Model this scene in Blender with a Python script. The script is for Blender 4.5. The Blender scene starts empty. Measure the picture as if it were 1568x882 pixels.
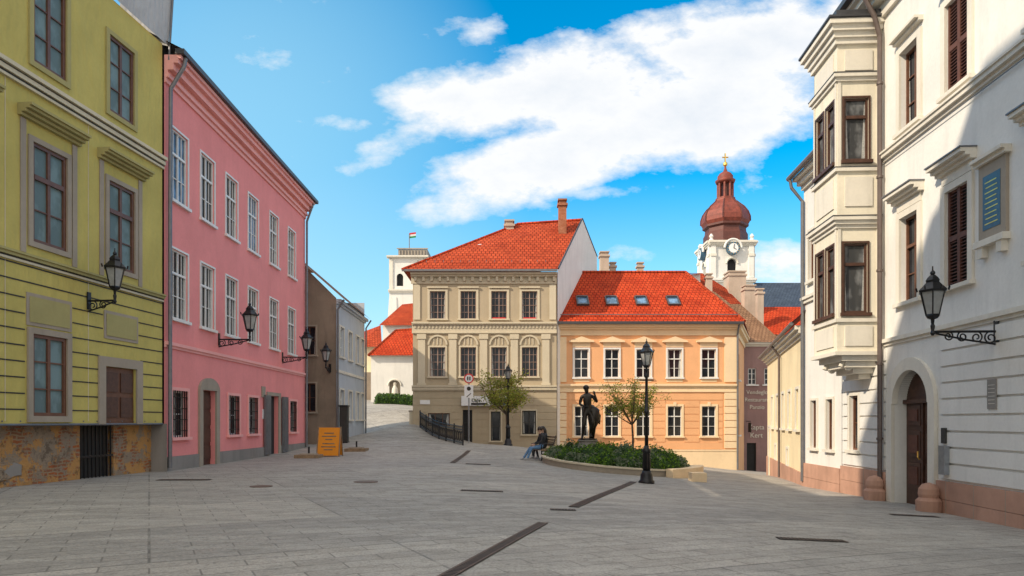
import bpy, bmesh, math, random
import numpy as np
from mathutils import Vector, Matrix
R=random.Random(7)
sc=bpy.context.scene
PI=math.pi
# ---------------------------------------------------------------- node helpers
def newmat(name,spec=None):
    m=bpy.data.materials.new(name); m.use_nodes=True
    nt=m.node_tree; b=nt.nodes['Principled BSDF']
    if spec is not None: b.inputs['Specular IOR Level'].default_value=spec
    return m,nt,b
def N(nt,t,**k):
    n=nt.nodes.new(t)
    for a,v in k.items(): setattr(n,a,v)
    return n
def mixc(nt,fac,a,b,mode='MIX'):
    n=nt.nodes.new('ShaderNodeMix'); n.data_type='RGBA'; n.blend_type=mode
    for idx,v in ((0,fac),(6,a),(7,b)):
        if isinstance(v,bpy.types.NodeSocket): nt.links.new(v,n.inputs[idx])
        else:
            n.inputs[idx].default_value=v if idx==0 else (v[0],v[1],v[2],1)
    return n.outputs[2]
def ramp(nt,src,a,b,lo=0.,hi=1.):
    n=nt.nodes.new('ShaderNodeMapRange'); n.inputs[1].default_value=a; n.inputs[2].default_value=b
    n.inputs[3].default_value=lo; n.inputs[4].default_value=hi
    nt.links.new(src,n.inputs[0]); return n.outputs[0]
def tc(nt,kind='Object',scale=(1,1,1),rot=(0,0,0)):
    t=nt.nodes.new('ShaderNodeTexCoord'); m=nt.nodes.new('ShaderNodeMapping')
    m.inputs['Scale'].default_value=scale; m.inputs['Rotation'].default_value=rot
    nt.links.new(t.outputs[kind],m.inputs[0]); return m.outputs[0]
def noise(nt,vec,scale,detail=5,rough=.6):
    n=nt.nodes.new('ShaderNodeTexNoise'); n.inputs['Scale'].default_value=scale
    n.inputs['Detail'].default_value=detail; n.inputs['Roughness'].default_value=rough
    nt.links.new(vec,n.inputs['Vector']); return n.outputs[0]
def bump(nt,b,h,strength,dist=.02):
    n=nt.nodes.new('ShaderNodeBump'); n.inputs['Strength'].default_value=strength; n.inputs['Distance'].default_value=dist
    nt.links.new(h,n.inputs['Height']); nt.links.new(n.outputs[0],b.inputs['Normal'])
def plaster(name,col,var=.18,rough=.88,bs=.35,stain=.25,wave=0):
    m,nt,b=newmat(name,.2)
    v=tc(nt); v2=tc(nt,scale=(2.2,2.2,.35))
    n1=noise(nt,v,.7,4); n2=noise(nt,v,14,4); n3=noise(nt,v2,1.3,5)
    c=mixc(nt,ramp(nt,n1,.3,.7),[x*(1-var) for x in col],[min(1,x*(1+var*.6)) for x in col])
    c=mixc(nt,ramp(nt,n3,.50,.78,0,stain),c,[x*.45 for x in col])
    c=mixc(nt,ramp(nt,n2,.35,.65,0,.12),c,[x*.6 for x in col])
    nt.links.new(c,b.inputs['Base Color']); b.inputs['Roughness'].default_value=rough
    if wave:
        nw=noise(nt,tc(nt,scale=(1,1,.4)),1.6,3); bump(nt,b,nw,wave,.25)
    else: bump(nt,b,n2,bs,.01)
    return m
def simple(name,col,rough=.6,metal=0,var=.15,sc_=6):
    m,nt,b=newmat(name); v=tc(nt); n1=noise(nt,v,sc_,3)
    c=mixc(nt,ramp(nt,n1,.3,.7),[x*(1-var) for x in col],[min(1,x*(1+var)) for x in col])
    nt.links.new(c,b.inputs['Base Color']); b.inputs['Roughness'].default_value=rough; b.inputs['Metallic'].default_value=metal
    return m
def tiles(name,c1,c2,w=.26,h=.33,dark=.25,ms=.035):
    m,nt,b=newmat(name,.12); v=tc(nt,'UV')
    k=N(nt,'ShaderNodeTexBrick'); nt.links.new(v,k.inputs['Vector'])
    k.inputs['Color1'].default_value=(*c1,1); k.inputs['Color2'].default_value=(*c2,1)
    k.inputs['Mortar'].default_value=(c1[0]*dark,c1[1]*dark,c1[2]*dark,1)
    k.inputs['Scale'].default_value=1; k.inputs['Brick Width'].default_value=w; k.inputs['Row Height'].default_value=h
    k.inputs['Mortar Size'].default_value=ms; k.inputs['Mortar Smooth'].default_value=.6
    v2=tc(nt); n1=noise(nt,v2,.8,6); n2=noise(nt,v2,5,3)
    c=mixc(nt,ramp(nt,n1,.38,.72,0,.65),k.outputs[0],[x*.42 for x in c1])
    c=mixc(nt,ramp(nt,n2,.48,.72,0,.35),c,[min(1,x*1.25) for x in c2])
    nt.links.new(c,b.inputs['Base Color']); b.inputs['Roughness'].default_value=.85
    bump(nt,b,k.outputs[1],-.8,.04)
    return m
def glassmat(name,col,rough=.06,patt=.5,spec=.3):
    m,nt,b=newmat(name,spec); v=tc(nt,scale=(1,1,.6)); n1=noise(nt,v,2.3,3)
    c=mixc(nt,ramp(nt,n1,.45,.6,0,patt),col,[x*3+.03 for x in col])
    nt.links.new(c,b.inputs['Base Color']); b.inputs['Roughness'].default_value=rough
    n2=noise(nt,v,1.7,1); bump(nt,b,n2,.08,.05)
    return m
M={}
M['pink']=plaster('pink_plaster',(.83,.295,.285),.08,stain=.12)
M['pinktrim']=plaster('pink_trim',(.86,.42,.39),.06,stain=.15)
M['yellow']=plaster('yellow_facade',(.51,.435,.135),.10,stain=.12,wave=.45)
M['yellowd']=plaster('yellow_trim',(.38,.34,.15),.1,stain=.2)
M['stripe']=plaster('stone_stripe',(.60,.54,.40),.1)
M['dark']=simple('dark_paint',(.03,.028,.025),.7)
M['white']=plaster('white_plaster',(.75,.73,.69),.07,stain=.25)
M['whitetrim']=plaster('white_trim',(.71,.665,.58),.08,stain=.32)
M['oriel']=plaster('oriel_plaster',(.77,.71,.58),.08,stain=.3)
M['cream']=plaster('cream_plaster',(.80,.67,.44),.1,stain=.25)
M['winwhite']=simple('window_white_paint',(.72,.72,.70),.45,var=.06)
M['curtain']=simple('lace_curtain',(.40,.40,.38),.8,var=.3,sc_=20)
M['brownwood']=simple('brown_wood',(.07,.03,.018),.5,var=.3,sc_=9)
M['brownframe']=simple('brown_frame',(.13,.055,.03),.5,var=.2)
M['framegrey']=simple('frame_faded_red',(.33,.22,.18),.6,var=.15)
M['shutter']=simple('shutter_brown',(.11,.042,.026),.65,var=.2)
M['beige']=plaster('beige_plaster',(.45,.375,.265),.08,stain=.18)
M['beiget']=plaster('beige_trim',(.60,.53,.40),.07,stain=.2)
M['peach']=plaster('peach_plaster',(.78,.42,.215),.07,stain=.12)
M['peacht']=plaster('peach_trim',(.82,.63,.41),.06,stain=.15)
M['grey']=plaster('old_grey_plaster',(.27,.215,.165),.25,stain=.5)
M['bluew']=plaster('pale_blue_plaster',(.48,.52,.58),.1,stain=.3)
M['mauve']=plaster('mauve_plaster',(.30,.19,.18),.15,stain=.3)
M['plinthg']=plaster('plinth_grey',(.27,.25,.23),.15,stain=.4)
M['stone']=plaster('stone_trim',(.36,.31,.25),.15,stain=.3)
M['redroof']=tiles('red_roof_tiles',(.44,.042,.013),(.54,.07,.022))
M['redroof2']=tiles('old_red_roof_tiles',(.36,.05,.02),(.48,.08,.03))
M['brownroof']=tiles('brown_roof_tiles',(.22,.12,.07),(.3,.17,.1))
M['blueroof']=tiles('slate_roof',(.05,.07,.11),(.065,.09,.13),.4,.4)
M['darkroof']=simple('dark_roof_metal',(.05,.05,.055),.45)
M['gutter']=simple('gutter_zinc',(.16,.16,.17),.45,.4)
M['pipebrown']=simple('pipe_brown',(.12,.09,.08),.5,.2)
M['iron']=simple('black_iron',(.012,.012,.014),.38,.3)
M['bronze']=simple('dark_bronze',(.03,.025,.02),.38,.6,.4)
M['glassd']=glassmat('window_glass_dark',(.014,.017,.022),.05,.2)
M['glassc']=glassmat('window_glass_curtain',(.055,.057,.06),.10,.8)
M['glassb']=glassmat('window_glass_painted_sky',(.05,.11,.19),.08,.6,.6)  # sky reflection is painted into the blue base colour
M['printglass']=glassmat('printed_window_pane',(.13,.19,.20),.6,.2,.15)
M['lampglass']=simple('lantern_glass',(.30,.31,.31),.15,var=.15)
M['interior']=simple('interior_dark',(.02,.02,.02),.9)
M['copper']=simple('copper_roof',(.19,.04,.024),.6,.1,.35,2)
M['copperd']=simple('copper_roof_dark',(.10,.03,.022),.6,.1,.2,2)
M['gold']=simple('gilding',(.8,.5,.12),.3,.9)
M['chimney']=tiles('chimney_brick',(.36,.13,.07),(.44,.2,.12),.25,.08,.8,.012)
M['chimneyl']=plaster('chimney_plaster',(.50,.40,.32),.15,stain=.4)
M['grate']=simple('cast_iron_grate',(.13,.085,.06),.6,.1,.3)
M['orange']=plaster('orange_board',(.72,.27,.03),.1,stain=.1)
M['wood']=simple('weathered_wood',(.25,.17,.10),.7,var=.3)
M['tarp']=plaster('grey_tarpaulin',(.42,.42,.42),.12,stain=.2,wave=.8)
M['signwhite']=simple('sign_white',(.75,.75,.75),.4,var=.04)
M['signred']=simple('sign_red',(.6,.02,.02),.4,var=.04)
M['signgreen']=simple('flag_green',(.02,.25,.06),.7,var=.04)
M['patina']=simple('green_patina',(.10,.30,.20),.7,var=.2)
M['plaqueblue']=simple('plaque_blue',(.03,.10,.17),.35,var=.2)
M['steel']=simple('steel_box',(.30,.32,.35),.35,.6)
M['pinkstone']=plaster('pink_plinth_stone',(.50,.29,.21),.3,stain=.5)
M['bark']=simple('bark',(.10,.07,.05),.9,var=.3,sc_=20)
M['soil']=simple('soil',(.03,.028,.015),.95)
def leafmat(name,c,t=.4):
    m,nt,b=newmat(name,.2); v=tc(nt); n1=noise(nt,v,4,2)
    cc=mixc(nt,ramp(nt,n1,.3,.7),[x*.7 for x in c],[x*1.4 for x in c]); nt.links.new(cc,b.inputs['Base Color'])
    b.inputs['Roughness'].default_value=.6
    tr=N(nt,'ShaderNodeBsdfTranslucent'); nt.links.new(cc,tr.inputs[0])
    mx=N(nt,'ShaderNodeMixShader'); mx.inputs[0].default_value=t
    nt.links.new(b.outputs[0],mx.inputs[1]); nt.links.new(tr.outputs[0],mx.inputs[2])
    nt.links.new(mx.outputs[0],nt.nodes['Material Output'].inputs[0]); return m
M['leaf1']=leafmat('leaf_spring',(.30,.32,.05)); M['leaf2']=leafmat('leaf_spring_dark',(.15,.19,.035)); M['leaf3']=leafmat('leaf_bronze',(.28,.20,.07))
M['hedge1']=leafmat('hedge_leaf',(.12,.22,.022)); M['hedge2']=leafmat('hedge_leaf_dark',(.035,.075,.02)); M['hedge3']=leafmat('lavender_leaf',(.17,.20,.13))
def ruinmat():
    m,nt,b=newmat('exposed_brick',.1); v=tc(nt,'UV'); o=tc(nt)
    nd=N(nt,'ShaderNodeTexNoise'); nd.inputs['Scale'].default_value=3.5; nd.inputs['Detail'].default_value=5; nt.links.new(o,nd.inputs['Vector'])
    vm=N(nt,'ShaderNodeVectorMath',operation='SUBTRACT'); nt.links.new(nd.outputs[1],vm.inputs[0]); vm.inputs[1].default_value=(.5,.5,.5)
    vs=N(nt,'ShaderNodeVectorMath',operation='SCALE'); nt.links.new(vm.outputs[0],vs.inputs[0]); vs.inputs['Scale'].default_value=.14
    va=N(nt,'ShaderNodeVectorMath',operation='ADD'); nt.links.new(v,va.inputs[0]); nt.links.new(vs.outputs[0],va.inputs[1])
    k=N(nt,'ShaderNodeTexBrick'); nt.links.new(va.outputs[0],k.inputs[0])
    k.inputs['Color1'].default_value=(.42,.12,.045,1); k.inputs['Color2'].default_value=(.26,.13,.08,1); k.inputs['Mortar'].default_value=(.33,.24,.15,1)
    k.inputs['Scale'].default_value=1; k.inputs['Brick Width'].default_value=.30; k.inputs['Row Height'].default_value=.09; k.inputs['Mortar Size'].default_value=.018
    n1=noise(nt,o,.9,9,.7); n2=noise(nt,o,4,7,.7); n3=noise(nt,o,1.3,8,.75)
    c=mixc(nt,ramp(nt,n1,.47,.50),k.outputs[0],(.50,.27,.10))
    c=mixc(nt,ramp(nt,n3,.50,.53,0,.95),c,(.30,.24,.18))
    c=mixc(nt,ramp(nt,n3,.60,.63,0,.9),c,(.16,.12,.09))
    c=mixc(nt,ramp(nt,n2,.54,.66,0,.75),c,(.10,.07,.05))
    nt.links.new(c,b.inputs[0]); b.inputs['Roughness'].default_value=.95; bump(nt,b,mixc(nt,.5,n3,n2),1.,.15); return m
M['ruin']=ruinmat()
# ---------------------------------------------------------------- builder
def make_uv(me):
    uvl=me.uv_layers.new(name='UVMap'); 
    for p in me.polygons:
        n=p.normal
        t=Vector((0,0,1)).cross(n)
        if t.length<.05: t=Vector((1,0,0))
        t.normalize(); bb=n.cross(t)
        for li in p.loop_indices:
            co=me.vertices[me.loops[li].vertex_index].co
            uvl.data[li].uv=(co.dot(t),co.dot(bb))
class Fr:
    def __init__(s,o,e,nsign=1):
        s.O=Vector((o[0],o[1],0)); d=Vector((e[0]-o[0],e[1]-o[1],0)); s.L=d.length; s.U=d.normalized()
        s.Nn=Vector((s.U.y,-s.U.x,0))*nsign
    def __call__(s,u,w,z): return s.O+s.U*u+s.Nn*w+Vector((0,0,z))
class B:
    def __init__(s,name,loc=(0,0,0)):
        s.e=bpy.data.objects.new(name,None); s.e.location=loc; s.e.empty_display_size=.3
        sc.collection.objects.link(s.e); s.g={}; s.loc=Vector(loc)
    def grp(s,part,mat):
        return s.g.setdefault((part,mat),([],[]))
    def face(s,part,mat,pts):
        v,f=s.grp(part,mat); i=len(v); v.extend([Vector(p) for p in pts]); f.append(tuple(range(i,i+len(pts))))
    def hexa(s,part,mat,p):
        v,f=s.grp(part,mat); i=len(v); v.extend(p)
        for q in ((0,3,2,1),(4,5,6,7),(0,1,5,4),(1,2,6,5),(2,3,7,6),(3,0,4,7)): f.append(tuple(i+k for k in q))
    def box(s,part,mat,fr,u0,u1,w0,w1,z0,z1):
        s.hexa(part,mat,[fr(u0,w0,z0),fr(u1,w0,z0),fr(u1,w1,z0),fr(u0,w1,z0),fr(u0,w0,z1),fr(u1,w0,z1),fr(u1,w1,z1),fr(u0,w1,z1)])
    def wbox(s,part,mat,x0,x1,y0,y1,z0,z1):
        V=Vector; s.hexa(part,mat,[V((x0,y0,z0)),V((x1,y0,z0)),V((x1,y1,z0)),V((x0,y1,z0)),V((x0,y0,z1)),V((x1,y0,z1)),V((x1,y1,z1)),V((x0,y1,z1))])
    def lathe(s,part,mat,c,prof,seg=12,rot=0):
        v,f=s.grp(part,mat); c=Vector(c)
        base=len(v)
        for r,z in prof:
            for k in range(seg):
                a=2*PI*k/seg+rot; v.append(c+Vector((r*math.cos(a),r*math.sin(a),z)))
        for j in range(len(prof)-1):
            for k in range(seg):
                a=base+j*seg+k; b_=base+j*seg+(k+1)%seg
                f.append((a,b_,b_+seg,a+seg))
        f.append(tuple(base+k for k in range(seg))[::-1]); f.append(tuple(base+(len(prof)-1)*seg+k for k in range(seg)))
    def tube(s,part,mat,path,r,seg=8):
        v,f=s.grp(part,mat); path=[Vector(p) for p in path]; n=len(path)
        rr=r if isinstance(r,(list,tuple)) else [r]*n
        base=len(v); ref=Vector((0,0,1))
        for i,p in enumerate(path):
            t=(path[min(i+1,n-1)]-path[max(i-1,0)]).normalized()
            a=t.cross(ref)
            if a.length<.1: a=t.cross(Vector((1,0,0)))
            a.normalize(); b_=t.cross(a)
            if i==0: pa=a
            else:
                a=(pa-t*pa.dot(t)); 
                if a.length<1e-4: a=pa
                a.normalize(); b_=t.cross(a); pa=a
            for k in range(seg):
                an=2*PI*k/seg; v.append(p+(a*math.cos(an)+b_*math.sin(an))*rr[i])
        for i in range(n-1):
            for k in range(seg):
                q=base+i*seg+k; w=base+i*seg+(k+1)%seg; f.append((q,w,w+seg,q+seg))
        f.append(tuple(base+k for k in range(seg))[::-1]); f.append(tuple(base+(n-1)*seg+k for k in range(seg)))
    def wall(s,part,mat,fr,u0,u1,z0,z1,ops=(),rev=.18,w=0,revmat=None):
        us=sorted({u0,u1,*[min(max(o[k],u0),u1) for o in ops for k in (0,1)]})
        zs=sorted({z0,z1,*[min(max(o[k],z0),z1) for o in ops for k in (2,3)]})
        for a,b_ in zip(us,us[1:]):
            for c,d in zip(zs,zs[1:]):
                mu,mz=(a+b_)/2,(c+d)/2
                if any(o[0]<mu<o[1] and o[2]<mz<o[3] for o in ops): continue
                s.face(part,mat,[fr(a,w,c),fr(b_,w,c),fr(b_,w,d),fr(a,w,d)])
        for o in ops:
            a,b_,c,d=o[:4]
            if b_<=u0 or a>=u1 or d<=z0 or c>=z1: continue
            rm=revmat or mat
            sides=[((a,c),(a,d)),((b_,c),(b_,d)),((a,c),(b_,c)),((a,d),(b_,d))]
            if len(o)>4: sides=sides[:2]
            for (p,r_),(p2,r2) in sides:
                s.face(part,rm,[fr(p,w,r_),fr(p2,w,r2),fr(p2,w-rev,r2),fr(p,w-rev,r_)])
    def win(s,fr,uc,z0,z1,wd,frame='winwhite',glass=None,cols=2,rows=3,rev=.15,fw=.055,trim=None,tw=.13,tp=.05,sill=True,w=0,bar=.03,transom=None):
        a,b_=uc-wd/2,uc+wd/2
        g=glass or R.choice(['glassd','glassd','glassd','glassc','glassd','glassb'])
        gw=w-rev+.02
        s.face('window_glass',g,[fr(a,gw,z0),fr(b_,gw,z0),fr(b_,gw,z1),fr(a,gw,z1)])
        if g in('glassd','glassc') and R.random()<.55:
            cw=wd*R.uniform(.12,.24)
            for sg,e in ((1,a),(-1,b_)): s.face('curtains','curtain',[fr(e,gw+.004,z0),fr(e+sg*cw,gw+.004,z0),fr(e+sg*cw*.5,gw+.004,z1),fr(e,gw+.004,z1)])
        f0,f1=gw+.006,gw+.06
        s.box('window_frames',frame,fr,a,a+fw,f0,f1,z0,z1); s.box('window_frames',frame,fr,b_-fw,b_,f0,f1,z0,z1)
        s.box('window_frames',frame,fr,a+fw,b_-fw,f0,f1,z0,z0+fw); s.box('window_frames',frame,fr,a+fw,b_-fw,f0,f1,z1-fw,z1)
        for k in range(1,cols):
            u=a+(wd)*k/cols; bw=fw*.9 if k*2==cols else bar*.6; s.box('window_frames',frame,fr,u-bw/2-.006,u+bw/2+.006,f0,f1-.008,z0+fw,z1-fw)
        for k in range(1,rows):
            z=z0+(z1-z0)*k/rows; bw=bar
            s.box('window_frames',frame,fr,a+fw,b_-fw,f0,f1-.02,z-bw/2,z+bw/2)
        if transom:
            z=z0+(z1-z0)*transom; s.box('window_frames',frame,fr,a+fw,b_-fw,f0,f1+.01,z-fw*.7,z+fw*.7)
        if trim:
            s.box('window_surrounds',trim,fr,a-tw,a,w+.002,w+tp,z0,z1); s.box('window_surrounds',trim,fr,b_,b_+tw,w+.002,w+tp,z0,z1)
            s.box('window_surrounds',trim,fr,a-tw,b_+tw,w+.002,w+tp,z1,z1+tw)
            if not sill: s.box('window_surrounds',trim,fr,a-tw,b_+tw,w+.002,w+tp,z0-tw,z0)
        if sill: s.box('sills',trim or frame,fr,a-tw-.04,b_+tw+.04,w+.002,w+tp+.07,z0-.09,z0)
    def courses(s,part,mat,fr,u0,u1,z0,z1,n,gap,ops,p=.03,w=0,m=.0):
        h=(z1-z0)/n
        for i in range(n):
            a=z0+i*h+gap/2; b_=z0+(i+1)*h-gap/2
            segs=[(u0,u1)]
            for o in ops:
                if o[3]+m>a and o[2]-m<b_:
                    ns=[]
                    for q in segs:
                        if o[1]+m<=q[0] or o[0]-m>=q[1]: ns.append(q); continue
                        if q[0]<o[0]-m: ns.append((q[0],o[0]-m))
                        if q[1]>o[1]+m: ns.append((o[1]+m,q[1]))
                    segs=ns
            for q in segs: s.box(part,mat,fr,q[0],q[1],w+.001,w+p,a,b_)
    def cornice(s,part,mat,fr,u0,u1,z,steps,w=0):
        for h,p in steps:
            s.box(part,mat,fr,u0,u1,w+.001,w+p,z,z+h); z+=h
    def done(s,smooth=()):
        inv=Matrix.Translation(s.loc).inverted()
        cnt={}
        for (part,mat),(v,f) in s.g.items():
            if not f: continue
            me=bpy.data.meshes.new(part); me.from_pydata([tuple(x) for x in v],[],f); me.update()
            bm=bmesh.new(); bm.from_mesh(me); bmesh.ops.recalc_face_normals(bm,faces=bm.faces); bm.to_mesh(me); bm.free()
            make_uv(me); me.materials.append(M[mat])
            nm=part if part not in cnt else part+'_'+mat
            cnt[part]=1
            o=bpy.data.objects.new(nm,me); sc.collection.objects.link(o); o.parent=s.e; o.matrix_parent_inverse=inv
            if part in smooth:
                for p in me.polygons: p.use_smooth=True
        return s.e
# ---------------------------------------------------------------- camera
F0=1045.; CX=784.; HY=645.; H=1.5
cam=bpy.data.cameras.new('camera'); co=bpy.data.objects.new('camera',cam); sc.collection.objects.link(co); sc.camera=co
co.location=(0,0,H); co.rotation_euler=(PI/2,0,0); cam.sensor_width=36; cam.lens=36*F0/1568; cam.shift_y=(HY-441)/1568; cam.clip_end=5000; cam.clip_start=.05
def P(px,py,d): return Vector(((px-CX)*d/F0,d,H-(py-HY)*d/F0))
# ---------------------------------------------------------------- ground
cp=[P(250,722,20.4),P(0,750,14.7),P(467,685,34.3),P(525,678,36),P(551,668,43.3),P(598,622,52),P(585,612,60),P(560,616,58),P(632,648,42),P(712,678,41.5),P(850,690,42),
 P(1128,720,42.6),P(1000,705,42.6),P(1165,722,50),P(1180,728,36.6),P(1240,745,23.9),P(1350,765,18.5),P(1568,810,12.9),P(990,740,21.2),P(778,682,37.6),P(820,703,28)]
cp=[tuple(c) for c in cp]+[(0,5,0),(-5,10,0),(0,12,-.05),(-4,20,0),(5,10,-.2),(-12,5,0),(10,5,-.4),(30,62,-2.6),(-30,60,3.2),(-30,10,0),(30,10,-.8),(0,62,1),(0,-6,0),(-3,30,.05),(4.2,27,-.35),(-16,36,.3),(16,62,-2.8)]
A=np.array(cp); n=len(A)
def tps(r2): return np.where(r2>0,.5*r2*np.log(np.maximum(r2,1e-12)),0)
K=tps((A[:,None,0]-A[None,:,0])**2+(A[:,None,1]-A[None,:,1])**2)+np.eye(n)*1.0
Pm=np.c_[np.ones(n),A[:,:2]]
S=np.zeros((n+3,n+3)); S[:n,:n]=K; S[:n,n:]=Pm; S[n:,:n]=Pm.T
W=np.linalg.solve(S,np.r_[A[:,2],0,0,0])
def g(x,y):
    x=min(max(x,-30),30); y=min(max(y,-6),62)
    r2=(A[:,0]-x)**2+(A[:,1]-y)**2
    return float(tps(r2)@W[:n]+W[n]+W[n+1]*x+W[n+2]*y)
def groundmat():
    m,nt,b=newmat('stone_paving',.25); v=tc(nt,rot=(0,0,math.radians(-28)))
    k=N(nt,'ShaderNodeTexBrick'); nt.links.new(v,k.inputs[0])
    k.inputs['Color1'].default_value=(.38,.355,.32,1); k.inputs['Color2'].default_value=(.50,.47,.425,1); k.inputs['Mortar'].default_value=(.20,.185,.165,1)
    k.inputs['Scale'].default_value=1; k.inputs['Brick Width'].default_value=.9; k.inputs['Row Height'].default_value=.30; k.inputs['Mortar Size'].default_value=.012
    k.inputs['Mortar Smooth'].default_value=.4
    k2=N(nt,'ShaderNodeTexBrick'); nt.links.new(v,k2.inputs[0])
    k2.inputs['Color1'].default_value=(.80,.80,.81,1); k2.inputs['Color2'].default_value=(1.10,1.08,1.05,1); k2.inputs['Mortar'].default_value=(.55,.55,.55,1)
    k2.inputs['Scale'].default_value=1; k2.inputs['Brick Width'].default_value=5.4; k2.inputs['Row Height'].default_value=2.7; k2.inputs['Mortar Size'].default_value=.02
    o=tc(nt); n1=noise(nt,o,.25,6,.6); n2=noise(nt,o,2.2,7,.65); n3=noise(nt,o,38,3,.6); o2=tc(nt,scale=(.25,1.6,1),rot=(0,0,.1)); n4=noise(nt,o2,1.2,6,.6)
    n5=noise(nt,o,11,6,.75)
    c=mixc(nt,1.,k.outputs[0],k2.outputs[0],'MULTIPLY')
    c=mixc(nt,ramp(nt,n1,.38,.66,0,.45),c,(.26,.25,.235))
    c=mixc(nt,ramp(nt,n2,.48,.72,0,.45),c,(.19,.18,.165))
    c=mixc(nt,ramp(nt,n4,.5,.7,0,.5),c,(.60,.57,.515))
    c=mixc(nt,ramp(nt,n3,.38,.66,0,.55),c,(.17,.163,.15))
    c=mixc(nt,ramp(nt,n5,.54,.66,0,.6),c,(.13,.123,.11))
    nt.links.new(c,b.inputs[0]); nt.links.new(ramp(nt,n2,.3,.7,.5,.8),b.inputs['Roughness'])
    h=mixc(nt,.5,k.outputs[0],n3); bump(nt,b,h,.5,.025)
    return m
M['ground']=groundmat()
def axis(lo,hi,st,ext):
    a=list(np.arange(lo,hi+1e-6,st)); e=[]; s_=st; x=hi
    while x<ext: s_*=1.6; x+=s_; e.append(x)
    f=[]; s_=st; x=lo
    while x>-ext: s_*=1.6; x-=s_; f.append(x)
    return f[::-1]+a+e
xs=axis(-20,24,.5,1500); ys=axis(-8,64,.5,1500)
gv=[(x,y,g(x,y)) for y in ys for x in xs]; nx=len(xs)
gf=[(j*nx+i,j*nx+i+1,(j+1)*nx+i+1,(j+1)*nx+i) for j in range(len(ys)-1) for i in range(nx-1)]
me=bpy.data.meshes.new('ground'); me.from_pydata(gv,[],gf); me.materials.append(M['ground'])
for p in me.polygons: p.use_smooth=True
go=bpy.data.objects.new('ground',me); sc.collection.objects.link(go)

# ================================================================ PINK HOUSE
b=B('pink_townhouse',(-10.4,20.4,0)); fr=Fr((-10.4,20.4),(-10.4,34.3))
cols=[.95,2.9,4.9,7.0,9.4,11.8]
ops=[]
for u in cols: ops+= [(u-.52,u+.52,8.3,10.5),(u-.52,u+.52,4.67,6.8)]
gw_=[.95,5.1,7.0,12.0]
for u in gw_: ops.append((u-.5,u+.5,1.0,2.45))
door1=(2.45,3.5,-.5,2.55); door2=(8.75,9.95,-.5,2.6); ops+=[door1,door2]
b.wall('walls','pink',fr,0,fr.L,-.5,12.1,ops,rev=.2)
b.wall('gable_walls','pink',Fr((-10.4,34.3),(-19,34.3)),0,8.6,-.5,12.1)
for i,u in enumerate(cols):
    for z0,z1 in ((8.3,10.5),(4.67,6.8)):
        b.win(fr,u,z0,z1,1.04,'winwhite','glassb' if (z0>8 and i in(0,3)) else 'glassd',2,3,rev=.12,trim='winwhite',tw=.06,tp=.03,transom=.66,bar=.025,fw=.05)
        b.box('window_frames','winwhite',fr,u-.265,u-.25,-.09,-.06,z0,z1); b.box('window_frames','winwhite',fr,u+.25,u+.265,-.09,-.06,z0,z1)
for u in gw_:
    b.win(fr,u,1.0,2.45,1.0,'winwhite','glassd',2,2,rev=.2,trim='pinktrim',tw=.1,tp=.04)
    for k in range(7): b.box('window_bars','iron',fr,u-.45+k*.15-.012,u-.45+k*.15+.012,.0,.025,.98,2.47)
    for z in (1.2,1.55,1.9,2.25): b.box('window_bars','iron',fr,u-.5,u+.5,-.012,.012,z-.014,z+.014)
b.face('doors','brownwood',[fr(2.45,-.17,-.5),fr(3.5,-.17,-.5),fr(3.5,-.17,2.55),fr(2.45,-.17,2.55)])
for k in range(4): b.box('doors','brownwood',fr,2.5+.0,3.45,-.165,-.13,.2+k*.58,.65+k*.58)
b.box('door_surrounds','stone',fr,2.2,2.45,.002,.07,-.5,2.55); b.box('door_surrounds','stone',fr,3.5,3.75,.002,.07,-.5,2.55)
arch=[(2.2+1.55*(1-math.cos(PI*k/10))/2,2.55+.42*math.sin(PI*k/10)) for k in range(11)]
for (a0,z0),(a1,z1) in zip(arch,arch[1:]): 
    b.hexa('door_surrounds','stone',[fr(a0,.002,2.552),fr(a1,.002,2.552),fr(a1,.075,2.552),fr(a0,.075,2.552),fr(a0,.002,z0+.005),fr(a1,.002,z1+.005),fr(a1,.075,z1+.005),fr(a0,.075,z0+.005)])
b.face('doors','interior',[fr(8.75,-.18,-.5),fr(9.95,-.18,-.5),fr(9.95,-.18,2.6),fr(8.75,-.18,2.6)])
for a,c in ((8.1,8.74),(10.3,11.0)):
    b.box('open_door_leaf','gutter',fr,a,c,.05,.12,.1,2.6)
    for k in range(3): b.box('open_door_leaf','gutter',fr,a+.1,c-.1,.12,.14,.25+k*.8,.85+k*.8)
b.box('door_surrounds','stone',fr,8.5,8.74,.002,.045,-.5,2.75); b.box('door_surrounds','stone',fr,9.95,10.2,.002,.045,-.5,2.75)
b.box('door_surrounds','stone',fr,8.74,9.95,.002,.045,2.6,2.75)
for a,c in ((0,2.2),(3.75,8.5),(10.2,fr.L)): b.box('plinth','plinthg',fr,a,c,.002,.05,-.5,.42)
b.cornice('belt_course','pinktrim',fr,0,fr.L,3.72,[(.08,.05),(.1,.1)])
b.cornice('cornice','pinktrim',fr,0,fr.L,11.65,[(.15,.06),(.12,.14),(.1,.1),(.2,.28),(.14,.42),(.1,.5)])
b.box('gutter','darkroof',fr,-.05,fr.L+.2,.35,.62,12.47,12.62)
b.tube('downpipe','gutter',[fr(.2,.55,12.45),fr(.2,.5,12.2),fr(.12,.14,11.5),fr(.12,.12,8),fr(.12,.12,.1)],.06)
b.tube('downpipe','gutter',[fr(fr.L-.2,.5,12.45),fr(fr.L-.15,.14,11.5),fr(fr.L-.15,.12,.2)],.055)
b.face('roof','darkroof',[fr(-.05,.6,12.6),fr(fr.L+.2,.6,12.6),fr(fr.L+.2,-5,15.4),fr(-.05,-5,15.4)])
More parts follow.
